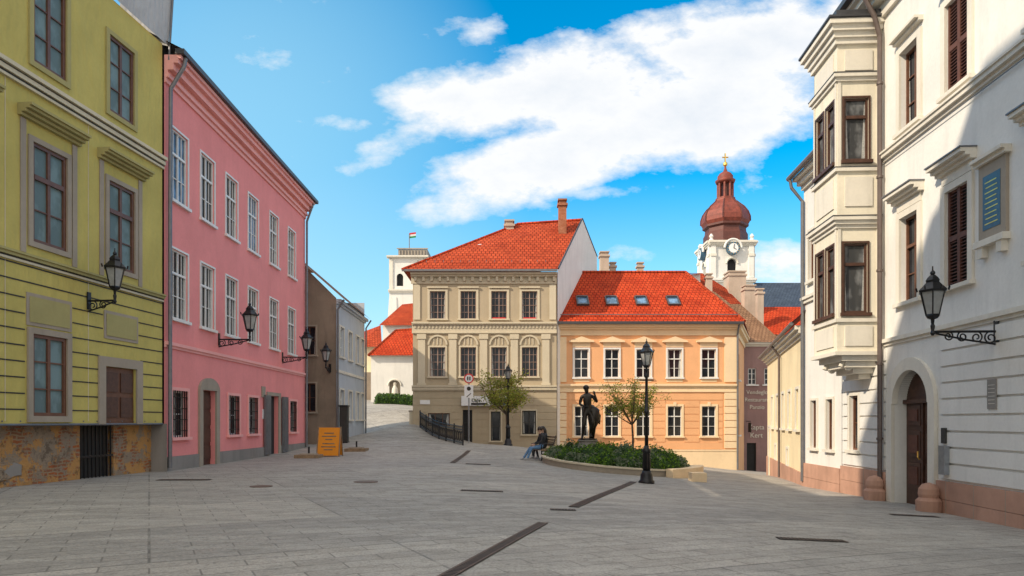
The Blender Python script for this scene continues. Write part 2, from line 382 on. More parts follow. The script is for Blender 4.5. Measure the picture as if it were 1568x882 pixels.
b.face('roof','darkroof',[fr(-.05,-5,15.4),fr(fr.L+.2,-5,15.4),fr(fr.L+.2,-10,12.4),fr(-.05,-10,12.4)])
b.face('gable_walls','pink',[fr(fr.L,0,12.1),fr(fr.L,-5,15.2),fr(fr.L,-9.6,12.1)])
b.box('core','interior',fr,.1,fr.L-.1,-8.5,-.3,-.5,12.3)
b.box('wall_plaque','stone',fr,7.9,8.3,.002,.04,2.5,2.95); b.box('wall_plaque','signwhite',fr,8.0,8.25,.002,.03,1.6,2.0)
b.done()

# ================================================================ YELLOW (printed scaffold cover)
b=B('yellow_townhouse',(-11.0,14.5,0)); fr=Fr((-12.33,6.0),(-10.77,20.37))
def ud(d): return (d-6.0)/(20.37-6.0)*fr.L
cols=[ud(11.15),ud(13.6),ud(16.1),ud(18.58)]
ops=[]
for u in cols: ops+=[(u-.5,u+.5,9.72,11.75),(u-.52,u+.52,5.6,7.88)]
for u in cols[:3]: ops.append((u-.52,u+.52,1.62,3.5))
gate=(cols[3]-.65,cols[3]+.6,1.42,2.95); ops.append(gate)
b.wall('facade','yellow',fr,0,fr.L,1.42,12.75,ops,rev=.1,w=.35)
b.wall('facade','yellow',Fr(tuple(fr(fr.L,.35,0)[:2]),tuple(fr(fr.L,-.1,0)[:2])),0,.45,1.42,12.75)
for u in cols:
    b.win(fr,u,9.72,11.75,1.0,'brownframe','printglass',2,3,rev=.08,trim='yellowd',tw=.12,tp=.05,w=.35,sill=False,fw=.08)
    b.win(fr,u,5.6,7.88,1.04,'brownframe','printglass',2,3,rev=.08,trim='stone',tw=.12,tp=.05,w=.35,sill=False,fw=.08,transom=.66)
    b.box('window_frames','stone',fr,u-.85,u-.7,.352,.38,5.3,8.3); b.box('window_frames','stone',fr,u+.7,u+.85,.352,.38,5.3,8.3)
    b.cornice('window_hoods','yellowd',fr,u-.92,u+.92,8.32,[(.07,.1),(.07,.2),(.06,.3),(.06,.36)],w=.35)
    for k in (0,1): b.box('window_hood_lines','dark',fr,u-.9,u+.9,.352,.46+.1*k,8.388+.07*k,8.40+.07*k)
    b.box('window_panels','stone',fr,u-.68,u+.68,.352,.37,3.68,4.42); b.box('window_panels','yellowd',fr,u-.6,u+.6,.372,.385,3.76,4.34)
for u in cols[:3]:
    b.win(fr,u,1.62,3.5,1.04,'brownframe','printglass',2,3,rev=.08,trim='stone',tw=.14,tp=.05,w=.35,sill=False,fw=.08)
u=cols[3]
b.box('printed_gate','brownframe',fr,u-.65,u+.6,.25,.28,1.42,2.95)
for k in range(2):
    for j in range(2): b.box('printed_gate','brownwood',fr,u-.55+k*.6,u-.08+k*.6,.282,.31,1.6+j*.68,2.15+j*.66)
b.box('printed_gate','stone',fr,u-.9,u-.65,.352,.4,1.42,2.95); b.box('printed_gate','stone',fr,u+.6,u+.85,.352,.4,1.42,2.95); b.box('printed_gate','stone',fr,u-.9,u+.85,.352,.4,2.95,3.2)
oo=[(o[0]-.2,o[1]+.2,o[2]-.2,o[3]+.27) for o in ops if o[2]<3.6]+[(u-.72,u+.72,3.62,4.48) for u in cols]
for z in [1.75+.36*i for i in range(10)]:
    b.courses('rustication_lines','dark',fr,0,fr.L,z,z+.03,1,0,oo,p=.012,w=.35)
b.cornice('belt_course','stripe',fr,0,fr.L,5.05,[(.05,.06)],w=.35); b.box('belt_course','dark',fr,0,fr.L,.352,.40,5.10,5.14); b.cornice('belt_course','yellowd',fr,0,fr.L,5.14,[(.07,.1),(.05,.14)],w=.35)
b.cornice('mid_cornice','stripe',fr,0,fr.L,9.0,[(.06,.08)],w=.35); b.box('mid_cornice','dark',fr,0,fr.L,.352,.42,9.06,9.11); b.cornice('mid_cornice','stripe',fr,0,fr.L,9.11,[(.1,.12)],w=.35); b.box('mid_cornice','dark',fr,0,fr.L,.352,.45,9.21,9.25); b.cornice('mid_cornice','stripe',fr,0,fr.L,9.25,[(.09,.18)],w=.35)
for k in range(30): b.tube('tarp_eyelets','gutter',[fr(.2+k*.48,.355,1.5),fr(.2+k*.48,.365,1.5)],.02,6)
b.tube('tarp_hem_tube','gutter',[fr(0,.36,1.42),fr(fr.L,.36,1.42)],.03)
for u_ in (cols[3]-1.25,cols[2]-1.25): b.box('tarp_seam','stripe',fr,u_,u_+.014,.352,.362,1.5,9)
b.face('top_tarpaulin','tarp',[fr(0,.45,12.75),fr(fr.L+.15,.45,12.75),fr(fr.L+.4,.5,15.2),fr(0,.5,15.2)])
b.face('top_tarpaulin','tarp',[fr(fr.L+.15,.45,12.75),fr(fr.L+.15,-1.2,13.2),fr(fr.L+.4,-1.2,15.2),fr(fr.L+.4,.5,15.2)])
b.tube('scaffold_tubes','gutter',[fr(fr.L+.1,.5,12.3),fr(fr.L+.35,.55,15.6)],.03)
gop=(ud(17.5),ud(18.75),-.5,1.6)
b.wall('base_wall','ruin',fr,0,fr.L,-.5,1.7,[gop],rev=.25)
b.box('base_gate','dark',fr,gop[0],gop[1],-.2,-.18,-.5,1.6)
for k in range(9): b.box('base_gate','iron',fr,gop[0]+.05+k*.14,gop[0]+.075+k*.14,-.05,-.02,-.3,1.5)
b.box('base_gate','iron',fr,gop[0],gop[1],-.055,-.015,.55,.6)
# irregular remnants of plaster and rubble on the base wall
r2=random.Random(4)
for k in range(34):
    u0=r2.uniform(.5,fr.L-.5); z0=r2.uniform(-.1,1.35); 
    if gop[0]-.5<u0<gop[1]+.4: continue
    m_=r2.choice(['plinthg','stone','ruin','cream','plinthg']); npt=8; ra=r2.uniform(.12,.38); rb=ra*r2.uniform(.4,.9); th=r2.uniform(.012,.05)
    ring_=[(u0+ra*r2.uniform(.6,1.15)*math.cos(2*PI*i/npt),z0+rb*r2.uniform(.6,1.15)*math.sin(2*PI*i/npt)) for i in range(npt)]
    if m_=='cream': m_='stone'
    v,f=b.grp('plaster_remnants',m_); i0=len(v); v.extend([fr(a,.0,z) for a,z in ring_]+[fr(u0+(a-u0)*.9,th,z0+(z-z0)*.9) for a,z in ring_])
    f.append(tuple(i0+npt+i for i in range(npt)))
    for i in range(npt): f.append((i0+i,i0+(i+1)%npt,i0+npt+(i+1)%npt,i0+npt+i))
b.wall('base_wall','plinthg',Fr(tuple(fr(fr.L,0,0)[:2]),tuple(fr(fr.L,.5,0)[:2])),0,.5,-.5,1.42)
b.box('core','interior',fr,0,fr.L,-6,-.3,-.5,12.9)
b.face('roof','darkroof',[fr(0,.3,12.7),fr(fr.L,.3,12.7),fr(fr.L,-5,16.2),fr(0,-5,16.2)]); b.face('roof','darkroof',[fr(0,-5,16.2),fr(fr.L,-5,16.2),fr(fr.L,-10,12.7),fr(0,-10,12.7)])
b.face('facade','yellow',[fr(fr.L,0,12.4),fr(fr.L,-5,16.0),fr(fr.L,-10,12.4)])
b.done()
b=B('offscreen_shadow_house',(-13,0,0)); fr=Fr((-13.2,-9),(-13.2,2.4))  # unseen tall house, added to throw shade on the white house wall
ops=[(.8+i*2.6,1.9+i*2.6,1.2+j*4,3.4+j*4) for i in range(4) for j in range(6)]
b.wall('walls','cream',fr,0,fr.L,-.5,26.,ops)
for o in ops: b.win(fr,(o[0]+o[1])/2,o[2],o[3],1.1,trim='whitetrim')
b.box('core','interior',fr,.05,fr.L-.05,-8,-.3,-.5,26); b.box('cornice','whitetrim',fr,0,fr.L,-8,.4,26,26.5)
b.wall('walls','cream',Fr((-13.2,2.4),(-21,2.4)),0,7.8,-.5,26)
b.wbox('shadow_step_block','cream',-20,-13.25,2.45,4.0,-.5,24.0); b.wbox('shadow_step_roof','darkroof',-20.2,-13.0,2.45,4.1,24.0,24.2)  # unseen lower block, added to step the edge of that shadow
b.done()

# ================================================================ OLD GREY HOUSE + PALE BLUE SIDE
b=B('old_grey_house',(-10,38,0))
fr=Fr((-14,36),(-9.27,36))
ops=[(2.95,3.65,5.0,6.5),(2.95,3.65,2.0,3.5)]
b.wall('walls','grey',fr,0,fr.L,-.5,8.0,ops,rev=.15)
b.face('walls','grey',[fr(0,0,8),fr(fr.L,0,8),fr(2.0,0,10.7),fr(0,0,10.7)])
for o in ops: b.win(fr,3.3,o[2],o[3],.7,'brownframe','glassd',2,2,trim='stone',tw=.08)
f2=Fr((-9.27,36),(-9.36,43.3)); ops=[(u-.45,u+.45,z,z+1.6) for u in (1.2,3.2,5.2,6.6) for z in (1.6,5.0)]
b.wall('side_walls','bluew',f2,0,f2.L,-.5,7.9,ops)
for o in ops: b.win(f2,(o[0]+o[1])/2,o[2],o[3],.9,'winwhite',None,2,3,trim='whitetrim',tw=.1)
b.cornice('cornice','bluew',f2,0,f2.L,7.7,[(.1,.1),(.15,.25)])
b.box('belt_course','whitetrim',f2,0,f2.L,.002,.06,4.1,4.25)
b.face('roof','brownroof',[f2(-.15,.4,7.95),f2(f2.L,.4,7.95),f2(f2.L,-3,10.9),f2(-.15,-3,10.9)])
b.face('roof','brownroof',[f2(-.15,-2.9,10.9),f2(f2.L,-3,10.9),f2(f2.L,-6,10.9),f2(-.15,-6,10.9)])
b.tube('downpipe','gutter',[f2(-.05,.42,7.9),f2(-.05,.1,7.4),f2(-.05,.08,0)],.06)
b.tube('downpipe','gutter',[f2(f2.L,.42,7.9),f2(f2.L,.1,7.4),f2(f2.L,.08,0)],.05)
b.box('core','interior',f2,.2,f2.L,-4.6,-.3,-.5,7.8)
b.box('back_wall','bluew',f2,f2.L-.05,f2.L,-5,-.002,-.5,9)
b.done()

# ================================================================ BEIGE HOUSE
b=B('beige_townhouse',(-1.7,42,0)); X0=-6.1; X1=2.75
fr=Fr((X0,42),(X1,42)); 
cx=[-4.58-X0,-2.69-X0,-.8-X0,1.08-X0]
ops=[]
for u in cx: ops+=[(u-.48,u+.48,7.8,9.5),(u-.48,u+.48,4.25,6.05)]
low=[(cx[0]-.6,cx[0]+.75,1.2,2.0),(cx[1]-.35,cx[1]+.25,-.2,2.2),(cx[2]-.5,cx[2]+.1,.3,2.1),(cx[3]-.45,cx[3]+.4,.7,2.15)]
ops+=low
b.wall('walls','beige',fr,0,fr.L,-1,10.6,ops)
for i,u in enumerate(cx):
    for z0,z1,tw in ((7.8,9.5,.14),(4.25,6.05,.1)):
        b.win(fr,u,z0,z1,.96,'framegrey','glassd',2,4,trim='beiget',tw=tw,tp=.05,bar=.022,fw=.04)
        for s_ in (-.24,.24): b.box('window_frames','framegrey',fr,u+s_-.01,u+s_+.01,-.12,-.08,z0,z1)
    b.box('window_panels','beiget',fr,u-.65,u+.65,.052,.12,9.68,9.78)
    if i>1: b.box('flower_box','signred',fr,u-.4,u+.4,.0,.1,7.8,7.87)
    pts=[(u-.62+1.24*(1-math.cos(PI*k/12))/2,6.2+.62*math.sin(PI*k/12)) for k in range(13)]
    q=lambda a,z,k:(u+(a-u)*k,6.2+(z-6.2)*k)
    for (a0,z0),(a1,z1) in zip(pts,pts[1:]):
        p=[q(a0,z0,.82),q(a1,z1,.82),q(a1,z1,1),q(a0,z0,1)]
        b.hexa('arches','beiget',[fr(x,.002,z) for x,z in p]+[fr(x,.07,z) for x,z in p])
    for k in (-1,0,1): b.box('arches','beiget',fr,u+k*.22-.03,u+k*.22+.03,.002,.035,6.2,6.2+(.5 if k==0 else .38))
for u in [cx[0]-.98,cx[0]+.945,cx[1]+.945,cx[2]+.94,cx[3]+1.0]:
    b.box('pilasters','beiget',fr,u-.22,u+.22,.002,.09,3.85,6.55); b.box('pilasters','beiget',fr,u-.28,u+.28,.002,.13,6.55,6.85); b.box('pilasters','beiget',fr,u-.28,u+.28,.002,.12,3.72,3.85)
for u in (.25,fr.L-.25): b.box('pilasters','beiget',fr,u-.2,u+.2,.002,.06,7.75,9.9)
b.cornice('belt_course','beiget',fr,-.05,fr.L,6.9,[(.08,.1),(.42,.06),(.08,.14),(.1,.22)])
for k in range(40): b.box('dentils','beiget',fr,.1+k*.22,.2+k*.22,.062,.11,7.22,7.39)
b.cornice('belt_course','beiget',fr,-.05,fr.L,3.35,[(.08,.06),(.18,.14),(.09,.2)])
b.cornice('cornice','beiget',fr,-.1,fr.L,9.95,[(.12,.08),(.3,.05),(.12,.25),(.12,.4)])
for k in range(18): b.box('dentils','beiget',fr,.1+k*.5,.25+k*.5,.06,.22,10.1,10.36)
b.courses('rustication','beige',fr,0,fr.L,-.6,3.35,9,.035,low,p=.02,m=.1)
b.win(fr,cx[0]+.075,1.2,2.0,1.35,'brownframe','glassd',3,1,sill=False)
b.win(fr,cx[1]-.05,-.2,2.2,.6,'dark','interior',2,3,sill=False)
b.win(fr,cx[2]-.2,.3,2.1,.6,'dark','glassd',1,2,trim='beiget',tw=.1)
b.win(fr,cx[3]-.025,.7,2.15,.85,'dark','glassd',2,2,trim='beiget',tw=.08)
b.box('street_name_sign','signwhite',fr,.45,1.05,.03,.05,2.55,2.8)
fl=Fr((X0,52),(X0,42)); b.wall('walls','beige',fl,0,10,-1,10.6)
E=10.72; LE=-6.67
fl_=Vector((LE,41.45,E)); frt=Vector((X1+.05,41.45,E)); rl=Vector((.36,47,15.05)); rr=Vector((4.82,47,15.35)); bl=Vector((LE,52.5,E)); br=Vector((6.4,51.6,13.9))
b.face('roof','redroof2',[fl_,frt,rr,rl]); b.face('roof','redroof2',[fl_,rl,bl]); b.face('roof','redroof2',[rl,rr,br,bl])
b.face('party_wall','white',[Vector((X1+.03,42,0)),Vector((6.4,51.6,0)),br+Vector((.03,0,.02)),rr+Vector((.03,0,.06)),frt+Vector((0,.5,.1))])
b.tube('verge','darkroof',[frt+Vector((.02,0,.06)),rr+Vector((.02,0,.1)),br+Vector((.02,0,.06))],.06,5)
b.box('gutter','gutter',fr,-.6,fr.L,.45,.58,10.62,10.74)
b.tube('ridge_tiles','redroof',[rl,rr],.12,6); b.tube('ridge_tiles','redroof',[fl_,rl],.1,6)
for k in range(16): 
    t=(k+.5)/16; b.wbox('snow_hooks','gutter',LE+.6+t*8.4,LE+.63+t*8.4,42.0,42.06,11.28,11.42)
def chim(b,x,y,z0,z1,w,mat='chimney',d=None):
    d=d or w
    b.wbox('chimney',mat,x-w/2,x+w/2,y-d/2,y+d/2,z0,z1); b.wbox('chimney_cap',mat,x-w/2-.08,x+w/2+.08,y-d/2-.08,y+d/2+.08,z1,z1+.15)
    b.wbox('chimney',mat,x-w/2+.05,x+w/2-.05,y-d/2+.05,y+d/2-.05,z1+.15,z1+.35); b.wbox('chimney_cap',mat,x-w/2-.04,x+w/2+.04,y-d/2-.04,y+d/2+.04,z1+.35,z1+.45)
p=P(861,306,45.6); chim(b,p.x,p.y,13,p.z-.45,.52)
p=P(780,338,46.6); chim(b,p.x,p.y,13.5,p.z-.45,.6,'chimneyl')
p=P(735,381,44.2)
vv,ff=b.grp('satellite_dish','signwhite')
b.lathe('satellite_dish','signwhite',p,[(.02,0),(.2,.02),(.31,.07)],16)
rot=Matrix.Rotation(math.radians(75),4,'X')
for i in range(len(vv)): vv[i]=p+rot@(vv[i]-p)
b.tube('dish_mast','gutter',[p+Vector((0,.1,-.9)),p+Vector((0,.05,0))],.03)
b.done()

# ================================================================ PEACH HOUSE
b=B('peach_townhouse',(8.4,42.6,0)); X0=2.8; X1=14.0; fr=Fr((X0,42.6),(X1,42.6))
cx=[4.33-X0,6.24-X0,8.2-X0,10.15-X0,12.28-X0]; ops=[]
for u in cx: ops+=[(u-.44,u+.44,4.23,5.99),(u-.44,u+.44,.56,2.44)]
b.wall('walls','peach',fr,0,fr.L,-.32,7.4,ops)
b.wall('plinth','peacht',fr,0,fr.L,-3,-.32,w=.06); b.box('plinth','peacht',fr,0,fr.L,.002,.09,-.36,-.26)
for u in cx:
    b.win(fr,u,4.23,5.99,.88,'winwhite','glassd',2,3,trim='winwhite',tw=.10,tp=.06,transom=.66,bar=.022,fw=.045)
    b.box('window_hood','peacht',fr,u-.55,u+.55,.003,.04,6.14,6.42)
    p=[(u-.78,6.42),(u+.78,6.42),(u+.78,6.5),(u,6.78),(u-.78,6.5)]
    v,f=b.grp('window_hood','peacht'); i=len(v); v.extend([fr(x,.003,z) for x,z in p]+[fr(x,.2,z) for x,z in p]); f.append((i,i+1,i+2,i+3,i+4)); f.append((i+5,i+6,i+7,i+8,i+9))
    for k in range(5): f.append((i+k,i+(k+1)%5,i+5+(k+1)%5,i+5+k))
    b.box('apron_panel','peacht',fr,u-.5,u+.5,.003,.03,3.95,4.12)
    b.win(fr,u,.56,2.44,.88,'winwhite','glassd',2,3,trim='peacht',tw=.12,tp=.06,transom=.66,bar=.022,fw=.045)
    b.box('window_keystones','peacht',fr,u-.09,u+.09,.062,.1,2.45,2.7)
b.courses('rustication','peach',fr,.75,fr.L-.85,-.25,3.25,8,.04,[o for o in ops if o[3]<3],p=.025,m=.145)
for a,c in ((.06,.6),(fr.L-.75,fr.L)):
    b.courses('corner_pilaster','peacht',fr,a,c,-.2,3.3,8,.04,[],p=.07)
    b.box('corner_pilaster','peacht',fr,a,c,.002,.07,3.95,6.75)
b.cornice('belt_course','peacht',fr,0,fr.L,3.32,[(.1,.08),(.2,.05),(.08,.12),(.12,.18)])
b.cornice('cornice','peacht',fr,0,fr.L+.1,6.85,[(.12,.08),(.25,.05),(.12,.2),(.12,.34),(.1,.42)])
b.box('gutter','darkroof',fr,0,fr.L+.3,.42,.58,7.5,7.66)
fs=Fr((14.0,42.6),(17.0,50)); b.wall('side_wall','peach',fs,0,fs.L,-3,7.4,[(2,2.9,4.2,5.9),(2,2.9,.6,2.3)]); b.win(fs,2.45,4.2,5.9,.9); b.win(fs,2.45,.6,2.3,.9)
b.cornice('cornice','peacht',fs,0,fs.L,6.85,[(.37,.08),(.24,.3),(.1,.4)])
a=Vector((2.8,42.1,7.66)); c=Vector((14.35,42.1,7.66)); r0=P(860,417,47.6); r1=P(1050,415,47.6); r1.z=r0.z
b.face('roof','redroof',[a,c,r1,r0,Vector((2.8,47.6,r0.z))]); b.face('roof','redroof',[c,Vector((17.4,50,7.66)),r1]); b.face('roof','redroof',[Vector((17.4,50,7.66)),r1,r0,Vector((3,54,7.66))])
b.tube('ridge_tiles','redroof2',[r0,r1],.12,6); b.tube('ridge_tiles','redroof2',[r1,c],.11,6)
b.tube('snow_guard','gutter',[Vector((2.9,42.55,8.15)),Vector((14.1,42.55,8.15))],.03,5)
sl=(r0.z-7.66)/(47.6-42.1)
nrm=Vector((0,-sl,1)).normalized(); upv=Vector((0,1,sl)).normalized()
for px in (893,938,984,1033):
    y=43.7; c0=Vector(((px-784)*y/F0,y,7.66+(y-42.1)*sl)); w=.40; hh=1.15
    def q(dx,t,h): return c0+Vector((dx,0,0))+upv*t+nrm*h
    def slab(part,mat,x0,x1,t0,t1,h0,h1): b.hexa(part,mat,[q(x0,t0,h0),q(x1,t0,h0),q(x1,t1,h0),q(x0,t1,h0),q(x0,t0,h1),q(x1,t0,h1),q(x1,t1,h1),q(x0,t1,h1)])
    slab('skylight_frame','darkroof',-w,-w+.08,0,hh,0,.13); slab('skylight_frame','darkroof',w-.08,w,0,hh,0,.13)
    slab('skylight_frame','darkroof',-w+.08,w-.08,0,.1,0,.13); slab('skylight_frame','darkroof',-w+.08,w-.08,hh-.14,hh,0,.16)
    b.face('skylight_glass','glassb',[q(-w+.08,.1,.07),q(w-.08,.1,.07),q(w-.08,hh-.14,.07),q(-w+.08,hh-.14,.07)])
b.tube('downpipe','gutter',[fr(.03,.5,7.5),fr(.0,.12,6.9),fr(.0,.12,-.3)],.06)
b.tube('downpipe','gutter',[fr(fr.L+.05,.4,7.5),fr(fr.L+.05,.1,6.9),fr(fr.L+.05,.1,-1.5)],.06)
b.done()

# ================================================================ WHITE ORIEL HOUSE (right)
b=B('white_oriel_house',(9.8,16,0))
wx=lambda d:9.0+.0536*d
fr=Fr((wx(0),0),(wx(20.9),20.9),-1)
k_=fr.L/20.9
U=lambda d:d*k_
ops=[]; w2=[17.0,15.0,12.2,10.2,8.2]
for d in w2: ops+=[(U(d)-.42,U(d)+.42,8.85,10.85),(U(d)-.42,U(d)+.42,4.5,6.65)]
du=U(16.9); dw=.85; dz=1.95
ops.append((du-dw,du+dw,-1.5,dz+.0,1))
gops=[(U(20.05)-.28,U(20.05)+.28,.65,2.25),(U(12.1)-.35,U(12.1)+.35,.8,2.3)]
ops+=gops
arcs=[]
nA=20
for i in range(nA):
    a0=PI/2*i/nA; a1=PI/2*(i+1)/nA; z0=dz+dw*math.sin(a0); z1=dz+dw*math.sin(a1); hw=dw*math.cos((a0+a1)/2)
    arcs.append((du-hw,du+hw,z0,z1,1))
b.wall('walls','white',fr,0,U(20.9),-1.5,13.3,ops+arcs,rev=.35)
for i,d in enumerate(w2):
    u=U(d)
    if i==0:
        b.win(fr,u,8.85,10.85,.84,'brownframe','glassd',2,3,rev=.2,trim='whitetrim',tw=.16,tp=.06)
        b.win(fr,u,4.5,6.65,.84,'brownframe','glassd',2,3,rev=.2,trim='whitetrim',tw=.16,tp=.06,transom=.66)
    else:
        for z0,z1 in ((8.85,10.85),(4.5,6.65)):
            b.win(fr,u,z0,z1,.84,'shutter','interior',2,1,rev=.12,trim='whitetrim',tw=.16,tp=.06)
            nS=int((z1-z0-.12)/.075)
            for s_ in range(2):
                for j in range(nS):
                    za=z0+.07+j*.075; ua=u-.37+s_*.385; 
                    b.hexa('shutter_slats','shutter',[fr(ua,-.07,za+.03),fr(ua+.35,-.07,za+.03),fr(ua+.35,-.02,za),fr(ua,-.02,za),fr(ua,-.07,za+.045),fr(ua+.35,-.07,za+.045),fr(ua+.35,-.02,za+.015),fr(ua,-.02,za+.015)])
                b.box('shutter_rails','shutter',fr,u-.39+s_*.39,u-.34+s_*.39,-.075,-.01,z0,z1); b.box('shutter_rails','shutter',fr,u-.05+s_*.39,u-.0+s_*.39,-.075,-.01,z0,z1)
                b.box('shutter_rails','shutter',fr,u-.37+s_*.39,u-.03+s_*.39,-.07,-.008,(z0+z1)/2-.06,(z0+z1)/2+.06)
    b.box('window_hoods','whitetrim',fr,u-.55,u+.55,.003,.05,6.83,7.05); b.cornice('window_hoods','whitetrim',fr,u-.66,u+.66,7.05,[(.07,.14),(.07,.24),(.08,.34)])
    b.box('window_hoods','gutter',fr,u-.68,u+.68,.003,.37,7.27,7.30)
    b.cornice('window_hoods','whitetrim',fr,u-.62,u+.62,11.15,[(.06,.12),(.06,.22)])
b.cornice('string_course','whitetrim',fr,0,U(18.3),8.42,[(.08,.06),(.1,.14),(.05,.18)])
b.cornice('string_course','whitetrim',fr,0,U(18.3),3.5,[(.08,.05),(.1,.11)])
gg=gops+[(du-dw-.32,du+dw+.32,-1.5,dz+dw+.32)]
b.courses('rustication','white',fr,0,U(20.8),.18,3.46,9,.05,gg,p=.05,m=.12)
b.courses('plinth','pinkstone',fr,0,U(20.85),-1.1,.15,3,.01,[(du-dw-.35,du+dw+.35,-2,.5)],p=.09)
for d0 in range(0,20): b.box('plinth_joints','stone',fr,U(d0+.3),U(d0+.3)+.015,.01,.092,-1.1,.15) if not (du-1.4<U(d0+.3)<du+1.4) else None
b.box('door','brownwood',fr,du-dw,du+dw,-.34,-.30,-1.5,dz+dw)
for s_ in (-1,1):
    for (z0,z1) in ((-.2,.45),(.6,1.25),(1.4,1.9)):
        b.box('door','brownwood',fr,du+s_*.42-.3,du+s_*.42+.3,-.298,-.26,z0,z1); b.box('door','shutter',fr,du+s_*.42-.2,du+s_*.42+.2,-.258,-.235,z0+.1,z1-.1)
b.box('door','brownwood',fr,du-.03,du+.03,-.298,-.24,-1,dz); b.box('door','brownwood',fr,du-dw,du+dw,-.298,-.2,dz,dz+.1)
b.tube('door_handle','gold',[fr(du+.12,-.25,.55),fr(du+.12,-.2,.6),fr(du+.12,-.2,.75)],.02)
for s_ in (-1,1): b.box('door_surround','whitetrim',fr,du+s_*(dw+.14)-.14,du+s_*(dw+.14)+.14,.003,.09,-1.2,dz)
for i in range(20):
    a0,a1=PI*i/20,PI*(i+1)/20
    p=[(du+r*math.cos(t),dz+r*math.sin(t)) for r,t in ((dw-.03,a0),(dw+.28,a0),(dw+.28,a1),(dw-.03,a1))]
    b.hexa('door_surround','whitetrim',[fr(x,-.06,z) for x,z in p]+[fr(x,.09,z) for x,z in p])
for s_ in (-1,1):
    p=fr(du+s_*1.3,.3,0); z=g(p.x,p.y)
    b.lathe('corner_stones','pinkstone',(p.x,p.y,z-.1),[(.26,0),(.27,.35),(.2,.42),(.22,.5),(.21,.62),(.14,.72),(.02,.76)],14)
for o in gops: b.win(fr,(o[0]+o[1])/2,o[2],o[3],o[1]-o[0],'brownframe','glassd',1,2,trim='whitetrim',tw=.1)
u=U(13.75)
b.box('memorial_plaque','stone',fr,u-.42,u+.42,.003,.07,5.2,6.75); b.box('memorial_plaque','plaqueblue',fr,u-.27,u+.27,.072,.08,5.4,6.5)
for k in range(9): b.box('plaque_letters','gold',fr,u-.2+.02*(k%3),u+.2-.03*(k%2),.081,.084,5.5+k*.105,5.52+k*.105)
b.cornice('memorial_plaque','whitetrim',fr,u-.5,u+.5,6.75,[(.08,.14),(.07,.22)]); b.box('memorial_plaque','whitetrim',fr,u-.47,u+.47,.003,.16,5.07,5.2)
for s_ in(-1,1): b.box('memorial_plaque','whitetrim',fr,u+s_*.3-.08,u+s_*.3+.08,.003,.13,4.85,5.07)
b.box('wall_tablet','plinthg',fr,u-.14,u+.14,.052,.075,1.75,2.35)
for k in range(6): b.box('tablet_letters','whitetrim',fr,u-.1,u+.1,.076,.08,1.85+k*.075,1.86+k*.075)
u=U(15.35); b.box('mail_box','steel',fr,u-.12,u+.12,.05,.16,.3,.95); b.box('intercom','dark',fr,u-.02,u+.13,.05,.1,1.0,1.35)
b.cornice('cornice','whitetrim',fr,0,U(20.9),12.3,[(.15,.1),(.25,.06),(.15,.3),(.15,.5),(.12,.62)])
b.box('gutter','darkroof',fr,0,U(20.9),.6,.8,13.1,13.25)
b.face('roof','redroof2',[fr(0,.7,13.2),fr(U(20.9),.7,13.2),fr(U(20.9),-5,17),fr(0,-5,17)])
b.box('core','interior',fr,0,U(20.8),-8,-.4,-1.5,13.2)
b.tube('downpipe','pipebrown',[fr(U(18.2),.7,13.1),fr(U(18.2),.3,12.3),fr(U(18.25),.14,11.8),fr(U(18.25),.14,-.6)],.065)
for z in (1,3,5.5,8,10.5): b.lathe('pipe_collars','pipebrown',fr(U(18.25),.14,z),[(.085,0),(.085,.06)],10)
b.tube('cable','gutter',[fr(0,.06,8.35),fr(U(9),.06,8.3),fr(U(18.3),.06,8.36)],.012,5)
ua,ub=U(18.55),U(20.15); pr=1.13
def ring(part,mat,z0,z1,pj): b.box(part,mat,fr,ua-pj,ub+pj,.004,pr+pj,z0,z1)
ff_=Fr(tuple(fr(ua,0,0)[:2]),tuple(fr(ua,pr,0)[:2]),1)
if ff_.Nn.y>0: ff_=Fr(tuple(fr(ua,0,0)[:2]),tuple(fr(ua,pr,0)[:2]),-1)
fl2=Fr(tuple(fr(ua,pr,0)[:2]),tuple(fr(ub,pr,0)[:2]),-1)
o1=[(.33,.97,4.45,6.35),(.30,.95,8.6,10.3)]
b.wall('oriel_walls','oriel',ff_,0,pr,3.4,12.0,o1,rev=.12)
def owin(f,o):
    b.win(f,(o[0]+o[1])/2,o[2],o[3],o[1]-o[0],'brownwood','glassc',1,1,rev=.1,trim='brownwood',tw=.05,tp=.03,fw=.06,transom=.7)
for o in o1: owin(ff_,o)
o2=[(.17,.70,4.45,6.35),(.90,1.43,4.45,6.35),(.17,.70,8.6,10.3),(.90,1.43,8.6,10.3)]
b.wall('oriel_walls','oriel',fl2,0,fl2.L,3.4,12.0,o2,rev=.12)
for o in o2: owin(fl2,o)
for f,L in ((ff_,pr),(fl2,fl2.L)):
    for zz in ((4.3,6.75),(8.4,10.75)):
        for a in ((.01,.09),(L-.09,L-.01)): b.box('oriel_pilasters','whitetrim',f,a[0],a[1],.002,.03,zz[0],zz[1])
    b.box('oriel_panels','whitetrim',f,.2,L-.2,.002,.03,3.55,4.1); b.box('oriel_panels','whitetrim',f,.2,L-.2,.002,.03,7.35,8.15); b.box('oriel_panels','whitetrim',f,.2,L-.2,.002,.03,11.05,11.6)
b.box('oriel_back','oriel',fr,ub-.02,ub,.004,pr,3.4,12)
for z0,z1,pj in ((3.3,3.4,.08),(4.2,4.3,.06),(6.75,6.85,.05),(6.85,6.95,.11),(6.95,7.05,.17),(8.3,8.4,.07),(10.75,10.85,.06),(10.85,10.95,.12),(11.75,11.9,.08),(11.9,12.05,.14),(12.05,12.2,.22),(12.2,12.32,.3)):
    ring('oriel_cornices','whitetrim',z0,z1,pj)
for z,pj in ((7.052,.185),(10.952,.135),(8.402,.08),(12.322,.32)): ring('oriel_lead','darkroof',z,z+.02,pj)
